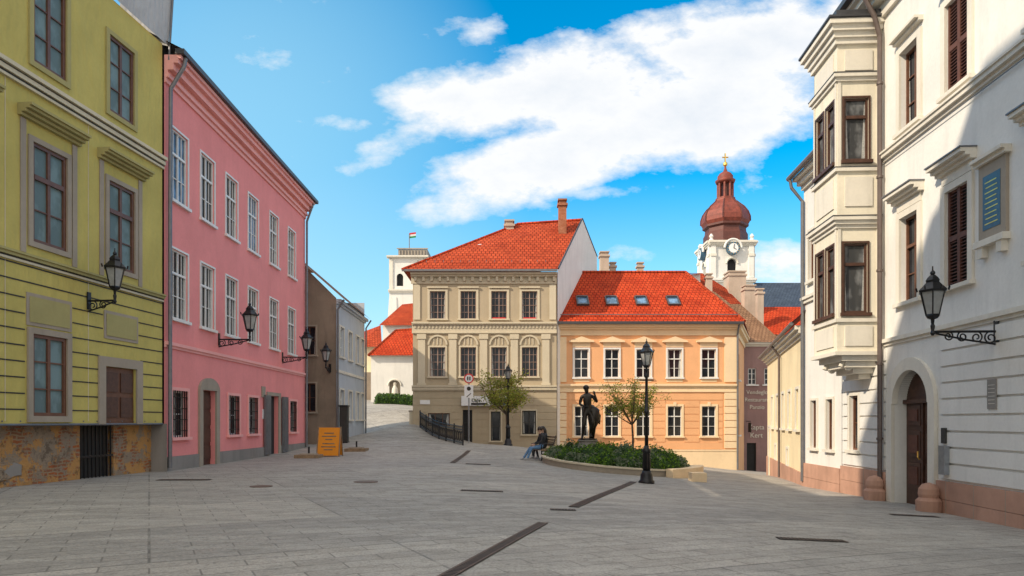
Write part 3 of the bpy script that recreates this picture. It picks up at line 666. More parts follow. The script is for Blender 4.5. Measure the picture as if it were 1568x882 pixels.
b.box('oriel_roof','darkroof',fr,ua-.34,ub+.34,.004,pr+.34,12.345,12.40)
b.box('oriel_roof_slope','darkroof',fr,ua-.2,ub+.2,.004,pr+.1,12.4,12.6)
for i,(z0,z1,wv,uu) in enumerate(((3.15,3.3,1.0,.02),(2.98,3.15,.85,.12),(2.82,2.98,.6,.25),(2.68,2.82,.38,.4))):
    b.box('oriel_corbel','whitetrim',fr,ua+uu,ub-uu,.05,wv,z0,z1)
for s_ in (ua+.25,ub-.25):
    sp=[fr(s_,.75+(.20-.018*k)*math.cos(k*.55)*.9,3.0+(.20-.018*k)*math.sin(k*.55)*.9) for k in range(11)]
    b.tube('corbel_scroll','whitetrim',sp,.07)
b.done()
b=B('white_gutter_house',(10.2,22,0)); fr=Fr((wx(20.9)-.02,20.9),(wx(24.0)-.02,24.0),-1)
ops=[(.9,1.5,6.3,8.0),(2.0,2.6,6.3,8.0),(.9,1.5,3.9,5.2),(.6,1.1,.6,2.2),(1.9,2.4,.6,2.2)]
b.wall('walls','white',fr,0,fr.L,-1.5,10.0,ops)
for o in ops: b.win(fr,(o[0]+o[1])/2,o[2],o[3],o[1]-o[0],'brownframe',None,2,2,trim='whitetrim',tw=.08)
b.wall('walls','white',Fr(tuple(fr(fr.L,0,0)[:2]),(20,24.0),-1),0,9,-1.5,10)
b.cornice('cornice','whitetrim',fr,0,fr.L,9.6,[(.15,.1),(.15,.25),(.12,.4)]); b.cornice('belt','whitetrim',fr,0,fr.L,5.6,[(.12,.08),(.1,.14)])
b.courses('plinth','pinkstone',fr,0,fr.L,-1.4,.05,3,.01,[],p=.08)
b.tube('gutter','gutter',[fr(-.1,.5,10.1),fr(fr.L+.1,.5,10.05)],.09)
b.tube('downpipe','gutter',[fr(fr.L-.05,.5,10.0),fr(fr.L-.05,.45,9.7),fr(fr.L-.12,.1,9.2),fr(fr.L-.12,.1,-.6)],.06)
b.face('roof','darkroof',[fr(0,.5,10.1),fr(fr.L,.5,10.1),fr(fr.L,-4,13),fr(0,-4,13)])
b.face('roof_gable','white',[fr(fr.L,0,10),fr(fr.L,-4,12.9),fr(fr.L,-8,10)])
b.done()
b=B('cream_low_house',(12,30,0)); fr=Fr((wx(24.0),24.0),(13.7,36.6),-1)
ops=[(u,u+.8,1.2,2.7) for u in (1.2,3.4,5.6,7.8,10)]+[(u,u+.6,-.3,.35) for u in (4.2,8.6)]
ops.append((11.2,12.2,-1.6,1.2))
b.wall('walls','cream',fr,0,fr.L,-2,4.9,ops)
for o in ops: b.win(fr,(o[0]+o[1])/2,o[2],o[3],o[1]-o[0],'winwhite','glassd',2,2,trim='whitetrim',tw=.1,sill=o[3]>1.3)
b.cornice('cornice','whitetrim',fr,0,fr.L,4.5,[(.12,.08),(.12,.2),(.14,.32)]); b.courses('plinth','pinkstone',fr,0,fr.L,-2,-.35,2,.01,[(11.2,12.2,-2,1)],p=.06)
b.tube('gutter','gutter',[fr(0,.42,4.95),fr(fr.L+.1,.42,4.9)],.07)
b.tube('downpipe','pipebrown',[fr(6.8,.42,4.9),fr(6.8,.1,4.4),fr(6.8,.1,-1)],.05)
b.face('roof','redroof',[fr(-.2,.42,5),fr(fr.L+.2,.42,5),fr(fr.L+.2,-4.5,9.4),fr(-.2,-4.5,9.4)])
b.face('gable','cream',[fr(fr.L,0,4.9),fr(fr.L,-4.5,9.3),fr(fr.L,-9,4.9),fr(fr.L,-9,-2),fr(fr.L,0,-2)])
b.done()
# ================================================================ ALLEY RESTAURANT
b=B('restaurant_building',(18.5,50.5,0)); fr=Fr((16.9,50.3),(19.8,50.3)); ops=[(.4,1.1,-3,-.1),(.5,1.1,4.2,5.4),(1.7,2.3,4.2,5.4)]
b.wall('walls','mauve',fr,0,fr.L,-3.5,7.3,ops); b.win(fr,.75,-3,-.1,.7,'dark','interior',1,1,sill=False); b.win(fr,.8,4.2,5.4,.6); b.win(fr,2.0,4.2,5.4,.6)
b.cornice('cornice','whitetrim',fr,-.2,fr.L,7.0,[(.15,.1),(.15,.3)])
b.face('roof','brownroof',[fr(-.4,.4,7.3),fr(fr.L,.4,7.3),fr(1.6,-5,11),fr(-.4,-5,11)]); b.face('roof','redroof',[fr(fr.L,.4,7.3),fr(fr.L+.6,-5,7.3),fr(1.6,-5,11)])
def text(b,s,loc,size,mat,rot=(PI/2,0,0)):
    c=bpy.data.curves.new('sign_text','FONT'); c.body=s; c.size=size; c.extrude=.01; c.align_x='CENTER'
    o=bpy.data.objects.new('tmp',c); sc.collection.objects.link(o); o.location=loc; o.rotation_euler=rot
    bpy.context.view_layer.update(); me=bpy.data.meshes.new_from_object(o.evaluated_get(bpy.context.evaluated_depsgraph_get())); me.transform(o.matrix_world)
    bpy.data.objects.remove(o); me.materials.clear(); me.materials.append(M[mat]); n_=bpy.data.objects.new('sign_text',me); sc.collection.objects.link(n_); n_.parent=b.e; n_.matrix_parent_inverse=Matrix.Translation(b.loc).inverted()
for s_,z in (('Vendeglo',3.5),('Restaurant',2.95),('Panzio',2.4)): text(b,s_,(18.05,50.26,z),.42,'whitetrim')
for s_,z in (('Kapta',.9),('Kert',.3)): text(b,s_,(18.0,50.26,z),.5,'whitetrim')
b.tube('hanging_sign_arm','iron',[(17.3,50.3,1.5),(17.3,49.5,1.5)],.03); b.wbox('hanging_sign','dark',17.28,17.32,49.4,49.95,.7,1.4)
b.done()
# ================================================================ HOUSES BEHIND
b=B('hillside_white_house',(18,62,0))
b.face('roof','brownroof',[P(1058,440,56),P(1095,447,56),P(1188,520,52),P(1140,520,50.5)]); 
b.face('roof','redroof2',[P(1010,425,58),P(1075,418,60),P(1110,440,60),P(1170,500,56),P(1120,500,54)])
b.wbox('walls','white',16,22.5,56.5,57,-2,9.6)
b.wbox('walls','white',11.2,24.2,66,72,0,13.2)
b.face('roof','brownroof',[Vector((11,65.6,13.2)),Vector((20,65.6,13.2)),Vector((17.6,69,15.9)),Vector((12.5,69,15.9))])
p=P(1125,418,60); chim(b,p.x,p.y,8,p.z-.4,1.5,'chimneyl'); p=P(1085,420,58); chim(b,p.x,p.y,9,p.z-.4,.5,'chimneyl')
p=P(1163,445,55); chim(b,p.x,p.y,6,p.z-.3,.5,'chimneyl'); p=P(1146,440,57); chim(b,p.x,p.y,6,p.z-.3,.9,'chimneyl')
b.done()
b=B('house_behind_peach',(9,60,0))
b.wbox('walls','white',4.5,16,58,64,0,14.0); 
b.face('roof','redroof2',[Vector((4.3,57.6,14)),Vector((16.2,57.6,14)),Vector((14,61,14.6)),Vector((6,61,14.6))])
p=P(925,386,56); chim(b,p.x,p.y,10,p.z-.45,.7,'chimneyl'); p=P(938,402,56.8); chim(b,p.x,p.y,10,p.z-.45,.5,'chimneyl'); p=P(980,402,56); chim(b,p.x,p.y,10,p.z-.45,.5,'chimneyl')
b.done()
b=B('slate_roof_building',(33,84,0))
a=P(1150,470,84); b.wbox('walls','cream',a.x,50,84,95,-5,a.z)
b.face('roof','blueroof',[P(1150,470,83.5),P(1300,470,83.5),P(1300,433,90),P(1155,433,90)])
b.done()
b=B('red_roof_house',(24,55,0))
b.wbox('walls','cream',20.5,32,54.5,60,-4,P(1180,510,54).z)
b.face('roof','redroof',[P(1165,512,54),P(1300,512,54),P(1300,470,58),P(1168,470,58)])
b.done()

# ================================================================ CHURCH TOWER
b=B('church_tower',(28.3,90,0)); cx_,cy_=28.75,92.; Z=lambda py:H+(HY-py)*89./F0; 
hw=2.8; y0=cy_-hw
fr=Fr((cx_-hw,y0),(cx_+hw,y0)); fL=Fr((cx_-hw,cy_+hw),(cx_-hw,y0)); fR=Fr((cx_+hw,y0),(cx_+hw,cy_+hw))
for f in (fr,fL,fR):
    o=[(hw-.6,hw+.6,Z(424),Z(403),1)]
    o+=[(hw-.6*math.cos(PI/2*(i+.5)/8),hw+.6*math.cos(PI/2*(i+.5)/8),Z(403)+.6*math.sin(PI/2*i/8),Z(403)+.6*math.sin(PI/2*(i+1)/8),1) for i in range(8)]
    b.wall('walls','white',f,0,2*hw,0,Z(370),o,rev=.5)
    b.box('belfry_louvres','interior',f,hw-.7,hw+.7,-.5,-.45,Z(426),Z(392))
    for s_ in ((0,.65),(2*hw-.65,2*hw)):
        b.box('pilasters','white',f,s_[0],s_[1],.005,.2,Z(425),Z(376)); b.box('pilasters','whitetrim',f,s_[0]-.05,s_[1]+.05,.21,.3,Z(392),Z(388))
    b.cornice('cornices','white',f,-.2,2*hw+.2,Z(432),[(.25,.3),(.25,.45)]); b.cornice('cornices','whitetrim',f,-.3,2*hw+.3,Z(376),[(.2,.25),(.2,.4),(.25,.55)])
    b.tube('window_surround','whitetrim',[f(hw+.75*math.cos(t),.1,Z(403)+.75*math.sin(t)) for t in [PI*i/12 for i in range(13)]],.12,6)
    c=f(hw,.56,Z(381)); b.tube('clock_face','plaqueblue',[c-f.Nn*.5,c+f.Nn*.12],.82,24); b.tube('clock_ring','signwhite',[c+f.Nn*.121,c+f.Nn*.14],.62,24)
    t=f.U
    for (dx,dz_) in ((.1,.5),(.36,-.2)):
        b.tube('clock_hands','dark',[c+f.Nn*.17,c+f.Nn*.17+t*dx+Vector((0,0,dz_))],.04,4)
    for k in range(12):
        an=k*PI/6; q_=c+f.Nn*.12+t*.72*math.sin(an)+Vector((0,0,.72*math.cos(an))); b.tube('clock_marks','gold',[q_,q_+f.Nn*.03],.05,6)
    b.tube('clock_hood','white',[f(hw+1.1*math.cos(a_),.5,Z(380)+1.1*math.sin(a_)) for a_ in [PI*i/14 for i in range(15)]],.16,6)
    b.box('balcony','patina',f,hw-1,hw+1,.01,.5,Z(428),Z(425.5)) 
b.wbox('roof_slab','copperd',cx_-hw,cx_+hw,cy_-hw,cy_+hw,Z(369),Z(367.5))
for sx_ in (-1,1):
    for sy_ in (-1,1): b.lathe('corner_urns','white',(cx_+sx_*hw*.95,cy_+sy_*hw*.95,0),[(.3,Z(370)),(.3,Z(366)),(.15,Z(364)),(.3,Z(361)),(.1,Z(357))],8)
c=(cx_,cy_,0); zz=lambda py:H+(HY-py)*92./F0
b.lathe('dome','copperd',c,[(2.9,Z(369)),(2.9,zz(362)),(2.7,zz(358)),(2.65,zz(352)),(3.0,zz(350)),(3.0,zz(347))],8,PI/8)
b.lathe('dome','copper',c,[(2.95,zz(347)),(3.2,zz(342)),(3.18,zz(335)),(2.93,zz(327)),(2.42,zz(319)),(1.8,zz(313)),(1.44,zz(309)),(1.38,zz(307))],8,PI/8)
dp=[(3.24,zz(342)),(3.22,zz(335)),(2.97,zz(327)),(2.46,zz(319)),(1.84,zz(313)),(1.46,zz(309))]
for k in range(8):
    a_=PI/8+k*PI/4; b.tube('dome_ribs','copperd',[(cx_+r*math.cos(a_),cy_+r*math.sin(a_),z) for r,z in dp],.08,5)
b.lathe('lantern','copperd',c,[(.5,zz(307)),(.5,zz(280))],8)
for k in range(8):
    a_=PI/8+k*PI/4; b.tube('lantern_columns','copper',[(cx_+.95*math.cos(a_),cy_+.95*math.sin(a_),zz(307)),(cx_+.95*math.cos(a_),cy_+.95*math.sin(a_),zz(280))],.16,6)
b.lathe('lantern','copper',c,[(1.3,zz(308)),(1.3,zz(304))],8,PI/8)
b.lathe('lantern_cap','copper',c,[(1.2,zz(281)),(1.35,zz(277)),(1.0,zz(275)),(1.05,zz(271)),(.75,zz(266)),(.3,zz(263)),(.15,zz(258)),(.1,zz(253))],12)
b.lathe('cross','gold',c,[(.02,zz(256)),(.3,zz(253)),(.3,zz(250)),(.02,zz(247))],10)
b.tube('cross','gold',[(cx_,cy_,zz(248)),(cx_,cy_,zz(235))],.1,5); b.tube('cross','gold',[(cx_-.4,cy_,zz(241)),(cx_+.4,cy_,zz(241))],.1,5)
b.done(smooth=('lantern_cap',))

# ================================================================ CASTLE TOWER left
b=B('castle_tower',(-14.5,95,0)); Z=lambda py:H+(HY-py)*93./F0
xl,xr=(596-784)*93/F0,(653-784)*93/F0; fr=Fr((xl,93),(xr,93)); wL=fr.L
o=[(1.0,1.9,Z(438),Z(424),1)]+[(1.45-.45*math.cos(PI/2*(i+.5)/5),1.45+.45*math.cos(PI/2*(i+.5)/5),Z(424)+.45*math.sin(PI/2*i/5),Z(424)+.45*math.sin(PI/2*(i+1)/5),1) for i in range(5)]
b.wall('walls','white',fr,0,wL,0,Z(392),o,rev=.4); b.box('window_dark','interior',fr,.8,2.1,-.42,-.38,Z(440),Z(418))
b.wall('walls','white',Fr((xl,98),(xl,93)),0,5,0,Z(392)); b.wall('walls','white',Fr((xr,93),(xr,98)),0,5,0,Z(392))
b.cornice('cornice','whitetrim',fr,-.3,wL+.3,Z(396),[(.15,.2),(.2,.5)]); b.cornice('belt','whitetrim',fr,-.1,wL+.1,Z(448),[(.2,.2),(.2,.3)])
b.wbox('parapet','plinthg',xl+1.2,xr+.1,93.2,98,Z(392),Z(381))
for k in range(9): b.box('balustrade','stone',fr,1.3+k*.42,1.45+k*.42,-.19,-.1,Z(390),Z(383))
b.cornice('parapet_cap','stone',fr,1.0,wL+.2,Z(381),[(.15,.05)],w=-.15)
b.box('pilasters','whitetrim',fr,0,.5,.003,.15,Z(447),Z(397)); b.box('pilasters','whitetrim',fr,wL-.5,wL,.003,.15,Z(447),Z(397))
b.hexa('buttress','white',[Vector((xl-1.1,92.5,0)),Vector((xl+1.5,92.5,0)),Vector((xl+1.5,94,0)),Vector((xl-1.1,94,0)),Vector((xl,92.9,Z(455))),Vector((xl+1,92.9,Z(455))),Vector((xl+1,94,Z(455))),Vector((xl,94,Z(455)))])
b.tube('flag_pole','gutter',[(-14.3,95,Z(381)),(-14.3,95,Z(352))],.06)
for k,m in enumerate(('signred','signwhite','signgreen')): b.face('flag',m,[(-14.3,95,Z(359)+.25*(2-k)),(-13.4,95.2,Z(357)+.25*(2-k)),(-13.4,95.2,Z(357)+.25*(3-k)),(-14.3,95,Z(359)+.25*(3-k))])
b.done()
b=B('white_gatehouse',(-10,58,0))
a=P(568,542,58); c=P(645,542,58); fr=Fr((a.x,58),(c.x,58)); gz=g(-10,57)
b.wall('walls','white',fr,0,fr.L,0,a.z,[(1.55,2.5,gz+.6,gz+1.9)],rev=.3); b.box('niche','stone',fr,1.5,2.55,-.3,-.25,3,6)
b.lathe('niche_relief','whitetrim',fr(2.02,-.12,gz+.7),[(.3,0),(.25,.5),(.12,.8),(.15,1.0),(.02,1.1)],10)
b.tube('niche_arch','whitetrim',[fr(2.02+.55*math.cos(t),.04,gz+1.5+.5*math.sin(t)) for t in [PI*i/10 for i in range(11)]],.07,6)
b.wall('walls','white',Fr((a.x,66),(a.x,58)),0,8,0,a.z)
b.face('roof','redroof',[P(564,544,57.6),P(650,544,57.6),P(650,503,61),P(606,506,61)]); b.face('roof','redroof',[P(564,544,57.6),P(606,506,61),P(600,520,66)])
b.tube('ridge_tiles','redroof2',[P(564,544,57.6),P(606,506,61),P(650,503,61)],.12,5)
b.box('cornice','whitetrim',fr,-.1,fr.L,.003,.2,a.z-.25,a.z-.02)
b.wbox('upper_walls','white',P(586,500,70).x,P(650,500,70).x,70,75,4,P(0,497,70).z)
b.face('upper_roof','redroof2',[P(580,498,69.5),P(655,498,69.5),P(655,462,73),P(616,466,73)])
b.done()
b=B('red_roof_outbuilding',(-14,64,0))
a=P(548,530,64); c=P(582,530,64); b.wbox('walls','cream',a.x,c.x,64,70,0,a.z-.0); b.face('roof','redroof2',[P(545,531,63.5),P(585,531,63.5),P(583,498,67),P(556,508,67)]) 
b.wbox('gate_wall','grey',P(548,0,60).x,P(570,0,60).x,60,60.4,2,P(0,570,60).z)
b.done()
b=B('ramp_wall',(-6.4,45,0)); 
for i in range(8):
    y=42.2+i*1.7; x=-6.15-.18*i*.6; z=g(x,y); b.wbox('wall','beiget',x-.2,x+.1,y,y+1.69,z-1,z+.75); b.wbox('coping','stone',x-.25,x+.15,y,y+1.69,z+.75,z+.85)
b.done()

# ================================================================ STREET FURNITURE
def lantern(b,p,s=1.):
    p=Vector(p)
    L=lambda part,mat,prof,seg=6:b.lathe(part,mat,p,[(r*s,z*s) for r,z in prof],seg,0)
    L('lantern_base','iron',[(.03,-.12),(.04,-.02),(.1,.0),(.14,.05),(.13,.08)])
    L('lantern_glass','lampglass',[(.125,.08),(.225,.52)])
    L('lantern_cap','iron',[(.27,.52),(.28,.56),(.2,.64),(.13,.72),(.14,.76),(.1,.82),(.05,.87)])
    L('lantern_finial','iron',[(.02,.86),(.05,.90),(.045,.93),(.015,.97),(.01,1.05)],8)
    for k in range(6):
        a=k*PI/3; b.tube('lantern_bars','iron',[p+Vector((.13*math.cos(a),.13*math.sin(a),.07))*s,p+Vector((.235*math.cos(a),.235*math.sin(a),.53))*s],.014*s,5)
        a+=PI/6; b.tube('lantern_crown','iron',[p+Vector((.27*math.cos(a),.27*math.sin(a),.55))*s,p+Vector((.29*math.cos(a),.29*math.sin(a),.63))*s],.018*s,4)
def walllamp(name,o,n,l,s=1.):
    o=Vector(o); n=Vector(n).normalized(); b=B(name,o); up=Vector((0,0,1)); t=n.cross(up)
    b.tube('bracket_arm','iron',[o,o+n*l],.025*s); b.hexa('wall_plate','iron',[o+t*a*.06+up*z*.22+n*w for w in (0,.03) for a,z in ((-1,-1),(1,-1),(1,1),(-1,1))])
    def sp(c,r,turns,d,st):
        return [o+n*(c[0]+r*(1-k/26*.8)*math.cos(st+d*k/26*turns*2*PI))+up*(c[1]+r*(1-k/26*.8)*math.sin(st+d*k/26*turns*2*PI)) for k in range(25)]
    m=max(2,int(l/.28))
    for i in range(m):
        r=.13*(1-.35*i/m); c=(.12+i*(l-.15)/m,-.13*(1-.4*i/m)); b.tube('bracket_scrolls','iron',sp(c,r,1.6,1 if i%2 else -1,PI/2),.016*s,5)
    b.tube('bracket_arm','iron',[o-up*.26,o+n*l*.5-up*.16,o+n*(l)-up*.02],.02*s)
    b.lathe('stem','iron',o+n*l-up*.08,[(.02,0),(.05,.05),(.03,.1),(.045,.2),(.02,.25)],8)
    lantern(b,o+n*l+up*.27*s,s); b.done()
walllamp('wall_lantern',(-12.64+.11*17.3,17.3,4.55),(1,-.11,0),.72,1.0)
walllamp('wall_lantern',(-10.4,24.2,4.4),(1,0,0),1.1,1.05)
walllamp('wall_lantern',(-10.4,30.9,4.4),(1,0,0),1.1,1.05)
walllamp('wall_lantern',(-9.6,36,4.3),(0,-1,0),.8,1.0)
walllamp('wall_lantern',(wx(13.67)-.02,13.67,3.3),(-1,.05,0),1.25,1.0)
def streetlamp(x,y,h=4.5):
    z=g(x,y); b=B('street_lamp',(x,y,z)); c=(x,y,z-.03)
    b.lathe('base','iron',c,[(.25,0),(.25,.1),(.2,.14),(.19,.3),(.15,.36),(.13,.42)],12)
    b.lathe('base','iron',c,[(.12,.42),(.105,.95),(.14,1.0),(.14,1.06),(.08,1.12),(.07,1.2)],12)
    for k in range(8):
        a=k*PI/4; b.tube('flutes','iron',[(x+.115*math.cos(a),y+.115*math.sin(a),z+.45),(x+.1*math.cos(a),y+.1*math.sin(a),z+.92)],.018,4)
    b.lathe('shaft','iron',c,[(.06,1.2),(.05,2.2),(.075,2.22),(.075,2.28),(.05,2.3),(.042,h-1.2),(.07,h-1.18),(.08,h-1.13),(.045,h-1.08),(.04,h-.98),(.09,h-.95),(.05,h-.92)],12)
    b.tube('ladder_bar','iron',[(x-.22,y,z+h-1.3),(x+.22,y,z+h-1.3)],.018)
    lantern(b,(x,y,z+h-.9),.85); b.done(smooth=('shaft','base'))
streetlamp(206*21.2/F0,21.2); streetlamp(-6*37.6/F0,37.6,4.55)
x,y=-66*37./F0,37.; z=g(x,y); b=B('traffic_sign',(x,y,z)); b.tube('pole','steel',[(x,y,z-.1),(x,y,z+3.75)],.035)
def disc(part,mat,yy,r,zc): b.tube(part,mat,[(x,yy,zc),(x,yy-.01,zc)],r,24)
disc('round_sign','signred',y-.04,.27,z+3.5); disc('round_sign_face','signwhite',y-.052,.2,z+3.5)
for dx in (-.06,.06): b.wbox('digits','dark',x+dx-.035,x+dx+.035,y-.075,y-.064,z+3.4,z+3.6)
b.wbox('parking_sign','signwhite',x-.24,x+.24,y-.06,y-.04,z+2.45,z+3.15); b.tube('parking_circle','dark',[(x,y-.062,z+2.95),(x,y-.07,z+2.95)],.11,16); b.tube('arrow','dark',[(x-.12,y-.066,z+2.5),(x+.12,y-.066,z+2.7)],.02,4)
b.done()
b=B('cafe_sign',(-1.9,41.8,2.7)); b.wbox('panel','signwhite',-3.1,-.35,41.75,41.9,2.45,3.05); b.tube('logo','dark',[(-1.0,41.745,2.75),(-1.0,41.73,2.75)],.26,20)
b.wbox('band','dark',-2.5,-1.5,41.73,41.748,2.5,2.62); b.wbox('band','plaqueblue',-.8,-.4,41.73,41.748,2.5,2.95); text(b,'Cafe',(-2.2,41.73,2.68),.3,'dark'); b.wbox('bracket','iron',-3.0,-2.95,41.9,42.0,2.6,2.9); b.wbox('bracket','iron',-.5,-.45,41.9,42.0,2.6,2.9); b.done()
x,y=-279*28.5/F0,28.5; z=g(x,y); b=B('sandwich_board_sign',(x,y,z)); V=Vector
for s_ in (-1,1):
    yb=y+s_*.3; yt=y+s_*.03
    b.hexa('panel','orange',[V((x-.44,yb,z+.04)),V((x+.44,yb,z+.04)),V((x+.44,yb+.03,z+.04)),V((x-.44,yb+.03,z+.04)),V((x-.44,yt,z+1.2)),V((x+.44,yt,z+1.2)),V((x+.44,yt+.03,z+1.2)),V((x-.44,yt+.03,z+1.2))])
for s_ in (-1,1):
    for t in (-1,1): b.tube('frame','wood',[(x+s_*.46,y+t*.32,z),(x+s_*.46,y+t*.03,z+1.23)],.025,5)
for k,(w_,zz_) in enumerate(((.2,.98),(.3,.85),(.15,.72),(.25,.55),(.3,.42),(.18,.3))):
    yy=y-.3+.27*(zz_-.04)/1.16-.012; b.wbox('lettering','wood',x-w_,x+w_,yy-.004,yy+.004,zz_,zz_+.045)
b.done()
for px,py,d in ((473,703,27.6),(546,693,31.5)):
    p=P(px,py,d); z=g(p.x,p.y); b=B('parasol_base',(p.x,p.y,z)); b.wbox('slab','wood',p.x-.48,p.x+.48,p.y-.4,p.y+.4,z-.02,z+.13); b.wbox('slab_top','stone',p.x-.3,p.x+.3,p.y-.25,p.y+.25,z+.13,z+.18); b.tube('socket','iron',[(p.x,p.y,z+.18),(p.x,p.y,z+.45)],.04); b.done()
p=P(527,676,36); z=g(p.x,p.y); b=B('advertising_pillar',(p.x,p.y,z)); b.wbox('body','dark',p.x-.2,p.x+.2,p.y-.2,p.y+.2,z,z+1.9); b.wbox('cap','iron',p.x-.24,p.x+.24,p.y-.24,p.y+.24,z+1.9,z+1.98); b.wbox('foot','iron',p.x-.24,p.x+.24,p.y-.24,p.y+.24,z-.05,z+.06);b.done()
b=B('iron_railing',(-4,38,0)); pa=[(-5.55,41.2),(-4.6,39.4),(-3.6,37.2),(-2.5,34.8)]
pts=[]
for (x0,y0_),(x1,y1_) in zip(pa,pa[1:]):
    for k in range(16): t=k/16; pts.append((x0+(x1-x0)*t,y0_+(y1_-y0_)*t))
pts.append(pa[-1])
for i,(x,y) in enumerate(pts):
    z=g(x,y); big=i%8==0; b.tube('posts' if big else 'balusters','iron',[(x,y,z-.1),(x,y,z+(1.05 if big else .95))],.04 if big else .017,5)
for h in (.12,.78,.95): b.tube('rails','iron',[(x,y,g(x,y)+h) for x,y in pts],.025,5)
for (x,y),(x1,y1_) in zip(pts[::2],pts[2::2]):
    cxm,cym=(x+x1)/2,(y+y1_)/2; zc=g(cxm,cym)+.45; ln=math.hypot(x1-x,y1_-y); ux,uy=(x1-x)/ln,(y1_-y)/ln
    b.tube('scrolls','iron',[(cxm+ux*.12*math.cos(a),cym+uy*.12*math.cos(a),zc+.28*math.sin(a)) for a in [2*PI*k/12 for k in range(13)]],.014,4)
b.done()
def drain(name,pts,wd,slat=.12):
    b=B(name,(pts[0][0],pts[0][1],g(*pts[0])))
    for (x0,y0_),(x1,y1_) in zip(pts,pts[1:]):
        ln=math.hypot(x1-x0,y1_-y0_); n_=max(1,int(ln/slat)); ux,uy=(x1-x0)/ln,(y1_-y0_)/ln; nx_,ny_=-uy,ux
        q=lambda s_,t,h:Vector((x0+ux*s_+nx_*t,y0_+uy*s_+ny_*t,g(x0+ux*s_+nx_*t,y0_+uy*s_+ny_*t)+h))
        m_=max(1,int(ln/.5))
        for i in range(m_): 
            a,c=ln*i/m_,ln*(i+1)/m_
            b.face('channel','interior',[q(a,-wd/2,.008),q(c,-wd/2,.008),q(c,wd/2,.008),q(a,wd/2,.008)])
            for s_ in (-1,1): b.face('edge','grate',[q(a,s_*wd/2,.014),q(c,s_*wd/2,.014),q(c,s_*(wd/2-.03),.014),q(a,s_*(wd/2-.03),.014)])
        for i in range(n_):
            a=ln*i/n_; b.face('bars','grate',[q(a+.01,-wd/2,.016),q(a+slat*.6,-wd/2,.016),q(a+slat*.6,wd/2,.016),q(a+.01,wd/2,.016)])
    b.done()
def gp(px,py):
    d=10.
    for _ in range(60):
        x=(px-CX)*d/F0; d=.5*d+.5*(H-g(x,d))*F0/(py-HY)
    return ((px-CX)*d/F0,d)
drain('drain_channel',[gp(672,890),gp(832,801)],.16,.06); drain('drain_channel',[gp(878,777),gp(970,738)],.2,.06)
drain('drain_channel',[gp(693,709),gp(718,690)],.2,.1)
for (px,py,w_,h_) in ((738,752,.95,.28),(1243,827,.95,.2),(282,735,1.3,.3),(862,781,.45,.2),(1400,790,1.0,.22),(732,711,.9,.3)):
    x,y=gp(px,py); drain('drain_grate',[(x-w_/2,y),(x+w_/2,y)],h_,.05)
def manhole(px,py,r):
    x,y=gp(px,py); z=g(x,y); b=B('manhole_cover',(x,y,z)); b.lathe('cover','grate',(x,y,z-.05),[(r,0),(r,.062),(r*.9,.064)],24); b.done()
manhole(560,738,.3); manhole(400,745,.25)
# ================================================================ PLANTER
pc=(4.1,27.0); PR=2.9
rimz=lambda x,y: max(g(x,y)+.2,-.30)
b=B('planter_bed',(pc[0],pc[1],-.5)); SG=64
for part,mat,r0,r1,dz0,dz1 in (('rim','stone',PR-.22,PR,-.8,0),('coping','beiget',PR-.26,PR+.05,.001,.06)):
    v,f=b.grp(part,mat); base=len(v)
    for k in range(SG):
        a=2*PI*k/SG; X,Y=pc[0]+PR*math.cos(a),pc[1]+PR*math.sin(a); zt=rimz(X,Y)
        for r,z in ((r0,zt+dz0),(r1,zt+dz0),(r1,zt+dz1),(r0,zt+dz1)): v.append(Vector((pc[0]+r*math.cos(a),pc[1]+r*math.sin(a),z)))
    for k in range(SG):
        n_=(k+1)%SG
        for j in range(4): f.append((base+k*4+j,base+n_*4+j,base+n_*4+(j+1)%4,base+k*4+(j+1)%4))
v,f=b.grp('soil','soil'); v.append(Vector((pc[0],pc[1],-.02))); 
for k in range(SG):
    a=2*PI*k/SG; X,Y=pc[0]+(PR-.2)*math.cos(a),pc[1]+(PR-.2)*math.sin(a); v.append(Vector((X,Y,rimz(X,Y)-.04)))
for k in range(SG): f.append((0,1+k,1+(k+1)%SG))
b.done()
def soilz(x,y):
    dx,dy=x-pc[0],y-pc[1]; r=math.hypot(dx,dy)/(PR-.2); 
    if r<1e-3: return -.02
    e=rimz(pc[0]+dx/r,pc[1]+dy/r)-.04; r=min(r,1); return -.02*(1-r)+e*r
b=B('stone_bench',(7.2,25.7,0))
for i in range(10):
    a0=math.radians(-62+i*5.5); a1=math.radians(-62+(i+1)*5.5)
    q=[(pc[0]+r*math.cos(a),pc[1]+r*math.sin(a)) for r,a in ((PR+.08,a0),(PR+.45,a0),(PR+.45,a1),(PR+.08,a1))]
    b.hexa('seat','peacht',[Vector((x,y,g(x,y)-.3)) for x,y in q]+[Vector((x,y,-.2)) for x,y in q])
x,y=gp(1068,737); z=g(x,y); b.wbox('end_block','peacht',x-.25,x+.25,y-.25,y+.25,z-.1,z+.3)
b.done()
def leaves(name,pts,mats,size,parent=None,flat=.0):
    vs=[];fs=[];mi=[]
    for p,m_,s_ in pts:
        n_=Vector((R.gauss(0,1),R.gauss(0,1),R.gauss(0,1)+flat)).normalized(); t=n_.orthogonal().normalized(); t=Matrix.Rotation(R.random()*6.28,3,n_)@t; u_=n_.cross(t)
        i=len(vs); L_=size*s_; vs+= [p-t*L_,p+u_*L_*.5,p+t*L_,p-u_*L_*.5]; fs.append((i,i+1,i+2,i+3)); mi.append(m_)
    me=bpy.data.meshes.new(name); me.from_pydata([tuple(x) for x in vs],[],fs)
    for m_ in mats: me.materials.append(M[m_])
    me.polygons.foreach_set('material_index',mi)
    o=bpy.data.objects.new(name,me); sc.collection.objects.link(o)
    if parent: o.parent=parent.e; o.matrix_parent_inverse=Matrix.Translation(parent.loc).inverted()
    return o
